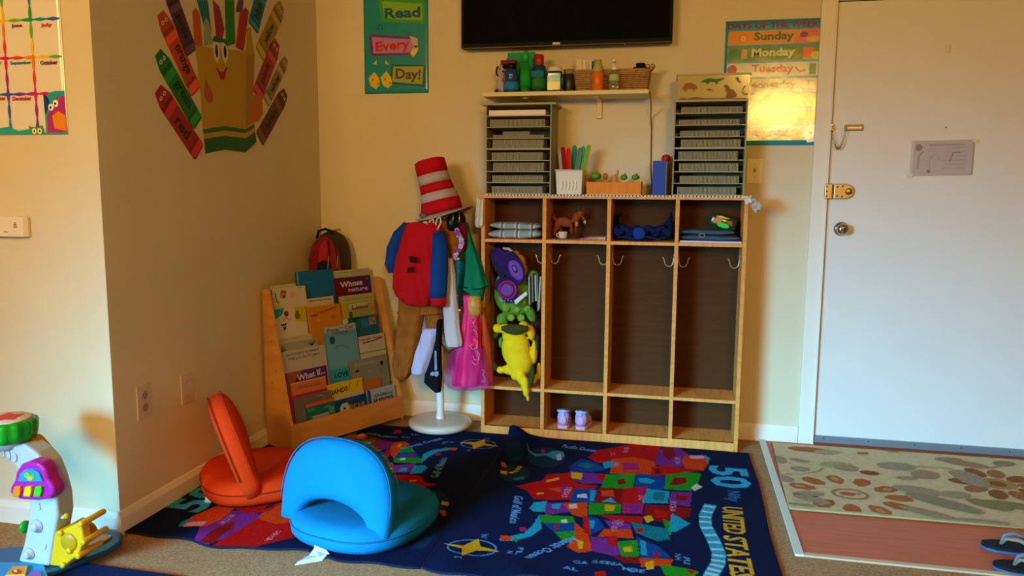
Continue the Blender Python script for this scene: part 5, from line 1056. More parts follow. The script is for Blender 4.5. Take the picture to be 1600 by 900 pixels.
def sleeve(pts, Y, ws, m, r, nm='sleeve', dz=0, seg=24):
    C_ = [at(px, py, Y if not isinstance(Y, list) else Y[i]) for i, (px, py) in enumerate(pts)]; rg = []
    for i, c in enumerate(C_):
        t = (C_[min(i+1, len(C_)-1)]-C_[max(i-1, 0)]).normalized(); x = t.cross(Vector((0, 1, 0))).normalized(); w_ = ws[i]*s_
        rg.append((c, x*w_, Vector((0, w_*.75, 0)) if abs(t.y) < .9 else x))
    return obj(nm, MB().loft(rg, None, seg, 3, .08), m, r)
# brown fur suit behind the red top
BRN = fab('#8f4f14', .22); r = thing('brown_costume', 'brown furry animal suit with long legs hanging behind the red and blue jacket', 'costume', at(665, 470, -.25))
rows([(345, 655, 700), (362, 640, 712), (400, 636, 712), (440, 634, 702), (470, 628, 702), (490, 622, 700)], -.245, .045, BRN, r, 'torso', 4, .08)
rows([(465, 624, 664), (500, 621, 662), (540, 617, 656), (570, 613, 650), (586, 616, 642), (592, 621, 636)], -.265, [.04, .042, .045, .042, .036, .02], BRN, r, 'trouser_leg', 5, .1)
rows([(470, 662, 701), (490, 664, 697), (515, 668, 694), (540, 668, 688)], -.235, .035, BRN, r, 'trouser_leg', 4, .1)
sleeve([(648, 358), (628, 380), (614, 400), (609, 415), (611, 425)], -.25, [16, 14, 12, 9, 5], BRN, r); sleeve([(700, 352), (708, 378), (712, 392), (706, 402)], [-.24, -.27, -.28, -.28], [12, 13, 10, 6], BRN, r)
obj('hood', MB().ell(at(684, 350, -.2), (.05, .045, .035)), BRN, r)
# red top with blue sleeves
RT = fab('#b00a12', .05); BL = fab('#0c3a74', .08); r = thing('costume_jacket', 'red costume jacket with blue sleeves on the front of the coat stand', 'costume', at(648, 420, -.33))
o = rows([(348, 640, 682), (354, 634, 688), (375, 626, 687), (400, 619, 683), (430, 614, 680), (450, 613, 675), (462, 618, 672), (474, 632, 668), (478, 646, 666)], -.325, [.02, .032, .038, .04, .042, .042, .04, .032, .02], RT, r, 'bodice', 3, .10, ph=1)
sleeve([(637, 352), (624, 368), (615, 390), (612, 412), (614, 426)], -.31, [8, 11, 12, 10, 7], BL, r)
sleeve([(683, 362), (687, 385), (686, 420), (685, 450), (684, 466)], [-.33, -.34, -.345, -.35, -.35], [11, 12.5, 14, 13.5, 13], BL, r); sleeve([(684, 465), (684.5, 472), (685, 479)], -.35, [13.4, 13, 11], RT, r, 'cuff')
obj('neck_label', MB().box(tuple(at(647, 372, -.352)), tuple(at(655, 364, -.348))), fab('#7a0810'), r)
A = Art(lambda a, b, h: at(a, b, -.388)+Vector((0, -h, 0)), lambda h: fab(h)); A.poly([(639, 400), (652, 402), (651, 411), (640, 409)], '#2a0608'); A.poly([(637, 418), (646, 416), (647, 425), (636, 426)], '#3a080c'); o = A.build('dark_print', r)
HG = plas('#c8bca4'); r = thing('clothes_hanger', 'white plastic hanger loops sticking out of the costumes at the top of the stand', 'hanger', at(680, 350, -.31))
for cx, cy, s in ((673, 352, 1), (684, 349, 1)):
    obj('hook', MB().tube([at(cx+s*x_, cy+y_, -.335) for x_, y_ in ((-3, 8), (-3, 0), (-1, -7), (4, -10), (5, -2), (2, 5), (-1, 10))], .0042, None, 8), HG, r)
obj('arm', MB().tube([at(655, 352, -.335), at(664, 349, -.335), at(674, 356, -.335), at(676, 363, -.34)], [.004, .013, .015, .006], None, 10), HG, r)
q = at(661, 337, -.3); tag(obj('animal_ear', MB().ell(q, (.020, .014, .013)), fab('#7a5a4c')), 'small grey brown fur ear poking out under the hat, left side', 'costume ear')
# white shirts
WT = fab('#c4b4b0', .04); r = thing('white_shirt', 'white sleeveless garment hanging between the red jacket and the pink dress', 'shirt', at(705, 470, -.26))
rows([(404, 699, 707), (430, 697, 712), (470, 693, 715), (510, 694, 718), (536, 697, 722), (541, 699, 721)], -.295, .022, WT, r, 'panel', 4, .12)
WT2 = fab('#b8b4cc', .04); r = thing('white_trousers', 'white trouser leg hanging lowest under the brown suit', 'trousers', at(665, 550, -.27))
rows([(514, 662, 687), (530, 656, 684), (555, 648, 676), (575, 643, 670), (583, 644, 668)], -.275, .028, WT2, r, 'trouser_leg', 3, .1)
# black skeleton piece
BKF = fab('#0e0c10', .1); r = thing('black_costume', 'black costume with a pale bone print hanging below the white trousers', 'costume', at(677, 580, -.25))
rows([(500, 684, 691), (530, 681, 690), (550, 677, 690), (565, 672, 690), (585, 664, 691), (598, 663, 690), (606, 672, 689), (612, 681, 689)], -.285, .022, BKF, r, 'body', 5, .12)
A = Art(lambda a, b, h: at(a, b, -.316)+Vector((0, -h, 0)), lambda h: fab(h)); A.poly([(679, 548), (682, 548), (683, 578), (679, 579)], '#7a98b0'); A.ell(676, 584, 4, 3.2, '#7a98b0', 12, -.4); A.ell(682, 584, 3.5, 4.5, '#7a98b0', 12, .2); A.build('bone_print', r)
# teal sequin dress
TL = mat('#08606a', .35, 1.0, 260, .5, 150, metal=.3); r = thing('sequin_dress', 'teal sequined garment strip between the white top and the green cape', 'dress', at(715, 440, -.25))
rows([(395, 708, 724), (420, 707, 726), (450, 708, 722), (478, 714, 722)], -.255, .03, TL, r, 'bodice', 4, .12)
for px, py in ((716, 405), (711, 457), (713, 462), (718, 485)): q = at(px, py, -.292); obj('gold_ornament', MB().ell(q, (.010, .004, .008)), mat('#b8923c', .3, metal=.8), r)
obj('gold_hem', MB().tube([at(690, 520, -.27), at(694, 535, -.275), at(702, 545, -.28), at(714, 540, -.28), at(718, 520, -.27)], .012, None, 8), mat('#7a5c44', .5, .8, 200, .5, 90), r)
# flower garland
r = thing('flower_garland', 'pink and white flower garland hanging above the green cape', 'garland', at(720, 385, -.28))
for k in range(26):
    t = k/25; q = at(714+11*math.sin(t*5)*t+t*8, 360+t*42, -.29+.01*math.sin(k*2)); 
    fl = MB()
    for m_ in range(5): a = m_*1.257+k; fl.ell(q+Vector((.008*math.cos(a), 0, .008*math.sin(a))), (.0065, .004, .0065), None, None, 8, 5)
    obj('flower', fl, fab(['#b87ac0', '#c8b0c8', '#8a3a9c', '#c89ab8'][k % 4]), r)
r = thing('black_garment', 'shiny black garment bundled at the top of the coat stand under the hat', 'costume', at(712, 350, -.22))
mb = MB(); mb.ell(at(707, 350, -.25), (.03, .04, .055)); mb.ell(at(717, 345, -.22), (.035, .04, .045)); mb.ell(at(724, 362, -.22), (.022, .03, .05)); mb.ell(at(704, 372, -.24), (.016, .03, .05)); obj('bundle', mb, mat('#0c0a0c', .3, .6, 80), r, remesh=.005)
for px in (707, 717): obj('clip', MB().tube([at(px, 332, -.28), at(px+1, 340, -.29), at(px, 350, -.29)], .003, None, 6), STEEL, r)
r = thing('dark_red_garment', 'dark red cloth bundle beside the black one under the hat', 'costume', at(725, 365, -.22)); mb = MB(); mb.ell(at(724, 366, -.245), (.030, .03, .06)); mb.ell(at(727, 380, -.245), (.02, .03, .04)); obj('bundle', mb, fab('#5c0c14', .3), r, remesh=.005)
# green cape
r = thing('green_cape', 'green cape with black edging at the right side of the coat stand', 'cape', at(740, 410, -.22))
GC = fab('#067048', .1)
rows([(348, 726, 731), (370, 728, 737), (400, 727, 748), (430, 724, 757), (446, 723, 763), (450, 724, 762)], -.235, [.012, .02, .03, .034, .036, .034], GC, r, 'upper_layer', 5, .12)
rows([(440, 723, 757), (452, 723, 757), (462, 733, 755), (469, 748, 754)], -.232, .028, GC, r, 'lower_layer', 4, .1)
obj('black_edging', MB().tube([at(x_, y_, -.268) for x_, y_ in ((722, 448), (730, 450), (742, 452), (755, 450), (763, 446))], .0028, None, 6), BKF, r); obj('black_edging', MB().tube([at(x_, y_, -.262) for x_, y_ in ((723, 455), (735, 460), (745, 464), (754, 470), (757, 452))], .0025, None, 6), BKF, r)
# pink dress
PK = mat('#dc1c60', .5, .4, 60, .15, 20, sheen=.0); r = thing('pink_dress', 'long pink princess dress with gold swirl print and sheer hem by the locker', 'dress', at(730, 540, -.24))
rows([(462, 724, 738), (480, 724, 748), (500, 722, 750), (540, 716, 752), (570, 710, 754), (596, 706, 752), (601, 709, 750)], -.245, [.025, .03, .034, .040, .046, .05, .048], PK, r, 'skirt', 7, .14)
rows([(540, 708, 757), (570, 701, 764), (596, 695, 770), (606, 704, 768)], -.24, [.045, .05, .056, .054], mat('#c41c78', .5, 0, 200, 0, 30, alpha=.4), r, 'sheer_overskirt', 8, .12)
obj('gold_bodice', MB().loft([(at(742, 462, -.25), Vector((.03, 0, 0)), Vector((0, .028, 0))), (at(741, 475, -.252), Vector((.038, 0, 0)), Vector((0, .034, 0))), (at(742, 488, -.252), Vector((.034, 0, 0)), Vector((0, .034, 0))), (at(742, 495, -.25), Vector((.02, 0, 0)), Vector((0, .022, 0)))], None, 28), mat('#c08a3c', .35, .5, 90, .2, 60), r)
rows([(480, 752, 757), (510, 752, 762), (550, 753, 768), (590, 752, 770), (602, 752, 768)], -.222, .018, mat('#c44418', .5, 0, 200, 0, 30, alpha=.8), r, 'orange_veil', 3, .1)
SWR = mat('#d88a80', .4)
for (pts) in ([(740, 530), (746, 534), (745, 544), (738, 546), (735, 540), (740, 537)], [(743, 548), (749, 552), (748, 562), (741, 562), (739, 556)], [(739, 515), (744, 518), (746, 526)], [(737, 564), (742, 570), (747, 568)], [(742, 500), (739, 506), (743, 511)]):
    obj('swirl', MB().tube([at(x_, y_, -.297) for x_, y_ in pts], .0022, None, 6), SWR, r)
obj('gold_curl', MB().tube([at(x_, y_, -.26) for x_, y_ in ((753, 577), (757, 580), (754, 586), (758, 590), (757, 597), (752, 595))], .003, None, 6), mat('#c8a070', .4), r)
for k in range(7): obj('lacing', MB().tube([at(737+3*(k % 2), 498+k*4, -.288), at(742-3*(k % 2), 502+k*4, -.289)], .0016, None, 5), mat('#5c1030', .6), r)

# ================================================================== book display rack
U = Vector((.444, .896, 0)).normalized(); N = Vector((.896, -.444, 0)).normalized(); Z = Vector((0, 0, 1))
F0 = Vector((.188, -.728, .012)); BL_, BD = .69, .20
def B(s, b, z): return F0+U*s-N*b+Z*z
rack = thing('book_rack', 'light wooden six-tier front-facing book rack in the room corner', 'book rack', B(BL_/2, BD/2, 0), 0)
prof = [(0, 0), (0, .125), (.012, .14), (.150, .725), (.165, .735), (BD-.004, .735), (BD-.004, 0)]
for s in (0, BL_-.015): obj('side_panel', MB().prism([B(s, b, z) for b, z in prof], U*.015), BIRCH, rack, .001)
obj('front_board', MB().prism([B(.015, .0, .012), B(.015, .0, .125), B(.015, .013, .125), B(.015, .013, .012)], U*(BL_-.03)), BIRCH, rack, .001)
TB_ = [(.014, .02), (.042, .105), (.069, .20), (.096, .295), (.123, .385), (.150, .475)]   # (set-back, floor height) of each tier, front to back
for k, (b, z) in enumerate(TB_):
    obj('tier_floor', MB().prism([B(.015, b, z), B(.015, b+.027, z), B(.015, b+.027, z+.006), B(.015, b, z+.006)], U*(BL_-.03)), BIRCH, rack)
    h2 = .13 if k < 5 else .14
    obj('tier_back', MB().prism([B(.015, b+.027, z), B(.015, b+.030, z), B(.015, b+.030+.16*h2, z+h2), B(.015, b+.027+.16*h2, z+h2)], U*(BL_-.03)), BIRCH, rack)
for b, z in ((.10, .58), (.13, .50), (.11, .36), (.14, .3)): obj('screw_cap', MB().lathe([(.004, 0), (.004, .001), (.001, .0015)], B(0, b, z), None, 10, -U), mat('#7a4a1c'), rack)
def hitp(px, py, b):
    P = F0-N*b; d = pray(px, py); t = (P-CAM).dot(N)/d.dot(N); q = CAM+d*t; return (q-F0).dot(U), q.z-F0.z
BKC = {}
def book(tier, tl, tr, col, label, th=.006, h=None, art=None, off=0.0, group='picture books on the rack'):
    b0, zf = TB_[6-tier] if tier >= 1 else TB_[5]; b0 = b0+.004+off
    s0, z0 = hitp(*tl, b0+.012); s1, z1 = hitp(*tr, b0+.012)
    s0 = max(s0, .016); s1 = min(s1, BL_-.016); top = (z0+z1)/2; zb = zf+.0065; hh = top-zb; W_ = s1-s0
    tilt = (z1-z0)/max(W_, .01); tilt = max(-.12, min(.12, tilt))
    lean = Vector(-N*.16+Z).normalized(); nf = (N+Z*.16).normalized(); Ux = (U+Z*tilt*0).normalized()
    O = F0+U*s0-N*b0+Z*zb
    r = thing('picture_book', label, 'book', O+Ux*W_/2, 0, group)
    pg = MB().prism([O+Ux*.001-nf*.001, O+Ux*(W_-.002)-nf*.001, O+Ux*(W_-.002)+lean*(hh-.002)-nf*.001, O+Ux*.001+lean*(hh-.002)-nf*.001], -nf*(th-.002))
    obj('pages', pg, pap('#c9bd98'), r)
    q4 = [O, O+Ux*W_, O+Ux*W_+lean*hh, O+lean*hh]
    obj('front_cover', MB().prism(q4, -nf*.001), mat(col, .5, spec=.12), r); obj('back_cover', MB().prism([p-nf*(th-.001) for p in q4], -nf*.001), mat(col, .4), r); obj('spine', MB().prism([O, O-nf*th, O-nf*th+lean*hh, O+lean*hh], Ux*.0008), mat(col, .4), r)
    if art:
        A = Art(plane_fn(O, Ux, lean, nf), lambda h_: mat(h_, .5, spec=.12), base=.0003, step=.00008); art(A, W_, hh)
        A.items = [([(min(max(x_, .001), W_-.001), min(max(y_, .001), hh-.001)) for x_, y_ in p_], f_, c_) for p_, f_, c_ in A.items]; A.build('cover_print', r)
    return r
def a_plain(*parts):
    def f(A, W_, h):
        for p in parts:
            k = p[0]
            if k == 'R': A.rect(p[1]*W_, h-p[2], p[3]*W_, h-p[4], p[5])            # x fractions, distances down from the top
            if k == 'E': A.ell(p[1]*W_, h-p[2], p[3], p[4], p[5], 16)
            if k == 'P': A.poly([(x_*W_, h-y_) for x_, y_ in p[1]], p[2])
            if k == 'T': A.text(p[1], p[2]*W_, h-p[3], p[4], p[5], w=p[6]*W_, rot=p[7] if len(p) > 7 else 0, bold=.03)
            if k == 'L': A.line([(x_*W_, h-y_) for x_, y_ in p[1]], p[2], p[3])
    return f
bd = book
# back row
bd(1, (412, 457), (433, 448), '#b9ad8e', 'white book with a red band at the left end of the top row', art=a_plain(('R', 0, .022, 1, .030, '#a01c14'), ('E', .5, .012, .02, .010, '#8a5a34'), ('P', [(.3, .10), (.5, .06), (.9, .06), (.8, .12)], '#241c1c')))
bd(1, (428, 449), (468, 440), '#b8ab80', 'cream book behind the dog picture book in the top row', off=.008)
bd(1, (452, 448), (474, 441), '#3c4a8c', 'dark blue and purple book edge behind the dog picture book', off=.016)
bd(1, (470, 425), (527, 419), '#1a5f98', 'large plain blue book standing tallest in the top row', th=.012, off=.010, art=a_plain(('R', 0, .004, .04, .2, '#5f9fae'), ('T', 'nature', .3, .055, .008, '#3f80b0', .22)))
bd(1, (528, 424), (584, 417), '#a8a884', 'pale green and white book behind the dark red one in the top row', off=.018, art=a_plain(('R', .15, .010, .4, .014, '#5a7a34'), ('R', .5, .008, .8, .014, '#8aa04a')))
bd(1, (528, 435), (584, 429), '#5c1526', 'dark red and purple book with the white word Whose on it', off=.002, art=a_plain(('P', [(.45, 0), (1, 0), (1, .3), (.35, .3)], '#4c1c60'), ('T', 'Whose', .45, .034, .028, '#c8c0c4', .62, R(2)), ('T', 'nature', .62, .066, .020, '#b89ab0', .55), ('E', .9, .018, .008, .005, '#c03a5a')))
# second row
bd(2, (433, 452), (485, 445), '#b9ae94', 'white book with a brown dog drawing and a yellow butterfly', art=a_plain(('E', .32, .022, .017, .011, '#8a4a2c'), ('E', .30, .036, .018, .013, '#a8744a'), ('E', .33, .042, .007, .005, '#2a1a14'), ('P', [(.55, .02), (.66, .03), (.6, .04), (.7, .045), (.52, .05)], '#c8961c'), ('R', .78, .006, .9, .010, '#9a7a5c'), ('L', [(.08, .02), (.1, .06), (.16, .07)], .004, '#3a2c1c')))
bd(2, (485, 468), (527, 461), '#b8a888', 'cream book with a thin title strip above the orange book', art=a_plain(('T', 'Because', .5, .012, .009, '#6a4a34', .8)))
bd(2, (536, 465), (588, 455), '#a8a46a', 'yellow green book top edge with a faint title, right end of the second row', art=a_plain(('R', 0, .002, .05, .2, '#a89a1c'), ('T', 'the garden story', .52, .012, .007, '#8a8a5c', .75), ('R', .05, .022, 1, .026, '#7a8a3c')))
# third row
bd(3, (424, 487), (485, 475), '#bdb096', 'white book with teal corner, yellow side and brown bear', th=.014, art=a_plain(('P', [(0, 0), (.38, 0), (.3, .03), (.05, .05), (0, .05)], '#1a8a7c'), ('P', [(.66, 0), (1, 0), (1, .08), (.66, .07)], '#a8a01c'), ('E', .74, .045, .015, .016, '#7a4a22'), ('E', .74, .028, .010, .008, '#7a4a22'), ('E', .42, .028, .013, .014, '#7a1c34'), ('L', [(.3, .06), (.4, .045), (.5, .06)], .003, '#6a3a3c'), ('T', 'Ja', .32, .085, .030, '#1c1a1a', .2, R(-80)), ('E', .55, .055, .003, .003, '#7a2a4c')))
bd(3, (487, 482), (539, 473), '#b87414', 'orange book with a curved handwritten title, centre of the third row', art=a_plain(('T', 'My Kissing', .5, .030, .016, '#6a3a10', .8, R(12)), ('E', .75, .06, .015, .01, '#a05c1c'), ('E', .3, .065, .012, .008, '#c88a2c'), ('R', 0, 0, .04, .2, '#c88a1c')))
bd(3, (541, 477), (591, 466), '#8f8c50', 'pale green book with the dark word Leaves', art=a_plain(('R', 0, 0, .16, .2, '#b0921c'), ('P', [(.2, .006), (1, .006), (1, .03), (.2, .03)], '#a8a888'), ('T', 'Leaves', .62, .027, .021, '#5c3018', .62), ('R', .2, .045, .3, .2, '#1c5c3c'), ('R', .8, .012, .95, .04, '#b07a3c')))
bd(3, (540, 499), (596, 490), '#1f5868', 'teal and brown book with white lettering under the leaves book', off=-.004, art=a_plain(('P', [(0, 0), (.14, 0), (.16, .02), (0, .03)], '#b8b49c'), ('P', [(.2, .0), (.5, 0), (.45, .018), (.3, .022)], '#0c4a2c'), ('R', .72, .006, .95, .012, '#8a2c1c'), ('R', .72, .014, .92, .05, '#8a7c60'), ('R', .5, .016, .68, .06, '#2a6a98'), ('R', .76, .02, .8, .03, '#4a3a2c'), ('R', .84, .03, .88, .045, '#4a3a2c')))
# fourth row
bd(4, (453, 517), (507, 508), '#9c1c14', 'red book with a yellow patch peeking over the grey books', off=.014, art=a_plain(('P', [(.25, 0), (.45, 0), (.5, .02), (.3, .02)], '#b0a01c'), ('E', .8, .012, .01, .006, '#3a8a4a'), ('R', .0, 0, .2, .006, '#c8b8a0')))
bd(4, (435, 534), (494, 519), '#aaa27c', 'cream and green book edge behind the book with black plants', off=.008, art=a_plain(('T', 'seeds grow', .4, .010, .006, '#6a7a4a', .5),))
bd(4, (438, 541), (502, 527), '#8e8f74', 'grey green book with black plant drawings', art=a_plain(*[('L', [(.12, .045), (.12+.07*math.cos(a), .028-.018*math.sin(a))], .0022, '#1a1c18') for a in (0, .5, 1, 1.5, 2, 2.6, 3.1)], *[('L', [(.85, .03), (.85+.1*math.cos(a), .014-.012*math.sin(a))], .002, '#1a1c18') for a in (0, .5, 1, 1.5, 2, 2.6, 3.1, 3.8)]))
bd(4, (440, 553), (513, 537), '#a8a096', 'grey book titled Goodbye Summer Hello Autumn', off=-.006, art=a_plain(('T', 'GOODBYE SUMMER', .5, .018, .0125, '#6a625a', .72), ('T', 'HELLO AUTUMN', .52, .038, .0125, '#6a625a', .66)))
bd(4, (513, 513), (563, 503), '#5c94ac', 'pale blue book with a red and navy title and a big blue button', th=.008, off=-.002, art=a_plain(('R', 0, 0, 1, .03, '#8fa8a4'), ('T', 'Pete', .28, .020, .018, '#9a2430', .36), ('T', 'the', .53, .014, .007, '#3a3a3c', .1), ('T', 'Cat', .78, .016, .018, '#9a2430', .28), ('T', 'and His Four', .5, .034, .008, '#1c4a8a', .5), ('T', 'Groovy Buttons', .62, .044, .008, '#1c4a8a', .6), ('E', .22, .068, .0165, .019, '#10306c'), ('E', .22, .068, .009, .010, '#1c4a9a'), ('L', [(.25, .112), (.4, .10), (.6, .104), (.7, .12)], .004, '#4c7a3c')))
bd(4, (565, 528), (605, 519), '#b4a89c', 'white book with red Freight Train title', art=a_plain(('T', 'Freight Train', .45, .018, .016, '#a01c18', .95), ('L', [(.15, .034), (.45, .032), (.9, .022)], .005, '#2c201c'), ('R', .3, .028, .4, .034, '#1c1614')))
# fifth row
bd(5, (541, 558), (610, 541), '#3f6a14', 'bright green grass-topped book behind the grey balloon book', off=.012, art=a_plain(('P', [(0, 0), (.28, .0), (.28, .04), (0, .04)], '#7a8a1c'), ('P', [(.28, .004), (1, .004), (1, .012), (.28, .012)], '#6f9a1c')))
bd(5, (549, 569), (609, 550), '#7d7a68', 'grey book with a black balloon shape', off=.004, art=a_plain(('T', 'houses', .52, .022, .018, '#948f7c', .72), ('E', .84, .040, .010, .012, '#16140f'), ('L', [(.84, .052), (.8, .09)], .002, '#16140f'), ('P', [(.12, .06), (.2, .045), (.26, .06)], '#2a1c2c'), ('E', .5, .068, .008, .006, '#6f9aa8')))
bd(5, (444, 577), (504, 561), '#b0882c', 'mustard yellow book edge behind the purple book', off=.012)
bd(5, (516, 569), (540, 563), '#8a4c1c', 'small brown book edge behind the light blue LOVE book', off=.012)
bd(5, (452, 587), (515, 568), '#4c2468', 'brown and purple book with a white chalk style title', art=a_plain(('P', [(0, 0), (.4, .0), (.2, .04), (.3, .2), (0, .2)], '#8a4a24'), ('T', 'What If...', .60, .028, .030, '#b8a8b8', .7, R(4)), ('E', .9, .07, .01, .012, '#8a1c2c')))
bd(5, (522, 580), (549, 573), '#2a8aa0', 'light blue book with the black word LOVE', off=-.006, art=a_plain(('T', 'LOVE', .55, .028, .024, '#101c20', .8),))
# sixth row from the top, plus the lowest
bd(6, (570, 600), (598, 586), '#a8621c', 'tan orange book edge between the yellow and the white books', off=.012)
bd(6, (460, 600), (515, 588), '#b8683c', 'orange pink book with a small printed title under the purple one', off=.008, art=a_plain(('R', 0, 0, 1, .006, '#c88a7a'), ('T', 'STONE WOODS', .52, .030, .008, '#7a2c1c', .62), ('L', [(.15, .04), (.2, .02), (.8, .016)], .003, '#8a5a1c')))
bd(6, (516, 605), (570, 587), '#c4a80c', 'yellow book with the black word HANDS and brown hands', off=.006, art=a_plain(('T', 'HANDS', .30, .040, .024, '#1c1a08', .52, R(3)), ('L', [(.6, .045), (.62, .025), (.66, .014)], .006, '#a85a1c'), ('L', [(.84, .040), (.86, .022), (.9, .010)], .006, '#a85a1c')))
bd(6, (455, 622), (516, 605), '#a8143c', 'magenta book edge above the dark grey book', off=.006, th=.004)
bd(6, (462, 624), (522, 609), '#625c54', 'dark grey book at the left end of the lowest row', off=.000, art=a_plain(('L', [(.6, .012), (.75, .014), (.8, .03), (.7, .036)], .003, '#8f867c'), ('P', [(.25, .07), (.33, .05), (.4, .07), (.4, .1), (.25, .1)], '#8a8274'), ('E', .18, .15, .01, .01, '#a8a098'), ('R', .3, .085, .9, .09, '#3c3834')))
bd(6, (480, 633), (525, 620), '#14685c', 'teal book with an orange top band in the lowest row', off=-.006, art=a_plain(('R', 0, 0, 1, .016, '#c8481c'), ('R', .05, .024, .3, .040, '#2a8a80'), ('R', .18, .062, .75, .12, '#9a8a98'), ('R', .6, .034, .85, .037, '#6fb0a8'), ('R', .78, .04, .95, .07, '#4a8a80'), ('R', 0, .1, .1, .2, '#8fb0a8')))
bd(6, (525, 620), (571, 609), '#b0a488', 'white book edge above the dark blue bear book', off=.000)
bd(6, (525, 628), (574, 613), '#123a68', 'dark blue book with a white bear and the word BEAR', off=-.004, art=a_plain(('P', [(.4, 0), (.8, 0), (.6, .02), (.35, .022)], '#2c3c8a'), ('P', [(.12, .13), (.14, .04), (.22, .022), (.38, .022), (.44, .04), (.42, .1), (.36, .13)], '#a8b0b0'), ('E', .28, .048, .0075, .006, '#2a2430'), ('E', .30, .038, .002, .002, '#101010'), ('E', .24, .038, .002, .002, '#101010'), ('T', 'BEAR', .70, .055, .036, '#8a7438', .52)))
bd(6, (576, 611), (619, 600), '#9aa4ae', 'white and blue book titled Animal Shapes at the right end of the lowest row', th=.008, off=-.006, art=a_plain(('R', 0, 0, .12, .2, '#1c4a8c'), ('T', 'spot the', .6, .018, .008, '#6a90b0', .4), ('T', 'ANIMAL', .56, .036, .016, '#14607c', .72), ('T', 'SHAPES', .54, .058, .016, '#1a1c24', .74), ('P', [(.42, .062), (.47, .05), (.52, .062)], '#8a1c18')))

# backpack behind the rack, hung on a wall hook
r = thing('red_backpack', 'dark red rounded backpack in the corner above the book rack', 'backpack', at(507, 400, -.13)); BP = mat('#4a0a14', .5, .4, 200, .2, 30)
ga, gb = at(475, 425, -.13), at(538, 425, -.13); gx = max(ga.x, .012)
cx = (gx+.175)/2; zt = at(507, 360, -.13).z; z0_ = .60; W2 = (.175-gx)/2+.012
sec = []
for k in range(15):
    t = k/14; z = z0_+(zt-z0_)*t; e = (1-max(0, (t-.55)/.45)**2.6)**.5 if t < 1 else .08; sec.append((Vector((cx+.012, -.095, z)), Vector((W2*max(e, .1), 0, 0)), Vector((0, .078*max(e, .1)**.6, 0))))
obj('body', MB().loft(sec, None, 36, 0, 0, 0, 2.8), mat('#3a2c26', .6, .3, 200), r)
def bpf(px, py, Y): return at(px, py, Y)
pts = [(486, 430), (485, 405), (489, 385), (498, 372), (510, 368), (521, 376), (530, 392), (534, 412), (534, 430)]
obj('front_pocket', MB().prism([at(px, py, -.172) for px, py in pts], (0, -.022, 0)), mat('#7a101c', .45, .4, 150, .2, 30), r, .006, 3)
obj('inner_panel', MB().prism([at(px, py, -.195) for px, py in [(497, 410), (500, 385), (508, 374), (513, 385), (512, 408)]], (0, -.006, 0)), mat('#a01420', .45), r, .003)
obj('dark_pocket', MB().prism([at(px, py, -.195) for px, py in [(495, 432), (497, 412), (506, 406), (516, 408), (522, 432)]], (0, -.008, 0)), mat('#10100e', .6), r, .003)
obj('handle', MB().tube([at(495, 372, -.12), at(498, 361, -.13), at(508, 358, -.14), at(518, 361, -.14), at(522, 370, -.13)], .007, None, 8), mat('#120c0c', .7), r)
for a_, b_ in (((513, 375), (512, 425)), ((522, 378), (526, 425))): obj('zip', MB().tube([at(*a_, -.199), at((a_[0]+b_[0])/2+2, 400, -.201), at(*b_, -.201)], .0028, None, 6), mat('#1c1212', .5), r)
for px in (512, 526): obj('reflective_trim', MB().tube([at(px+2, 400, -.204), at(px, 420, -.204)], .0018, None, 6), mat('#a8b0a8', .3), r)
tag(obj('wall_hook', MB().tube([(cx+.012, 0, zt+.0), (cx+.012, -.05, zt+.0), (cx+.012, -.12, zt-.012), (cx+.012, -.135, zt+.004)], .004, None, 8), STEEL), 'small metal wall hook hidden under the handle of the red backpack', 'hook')

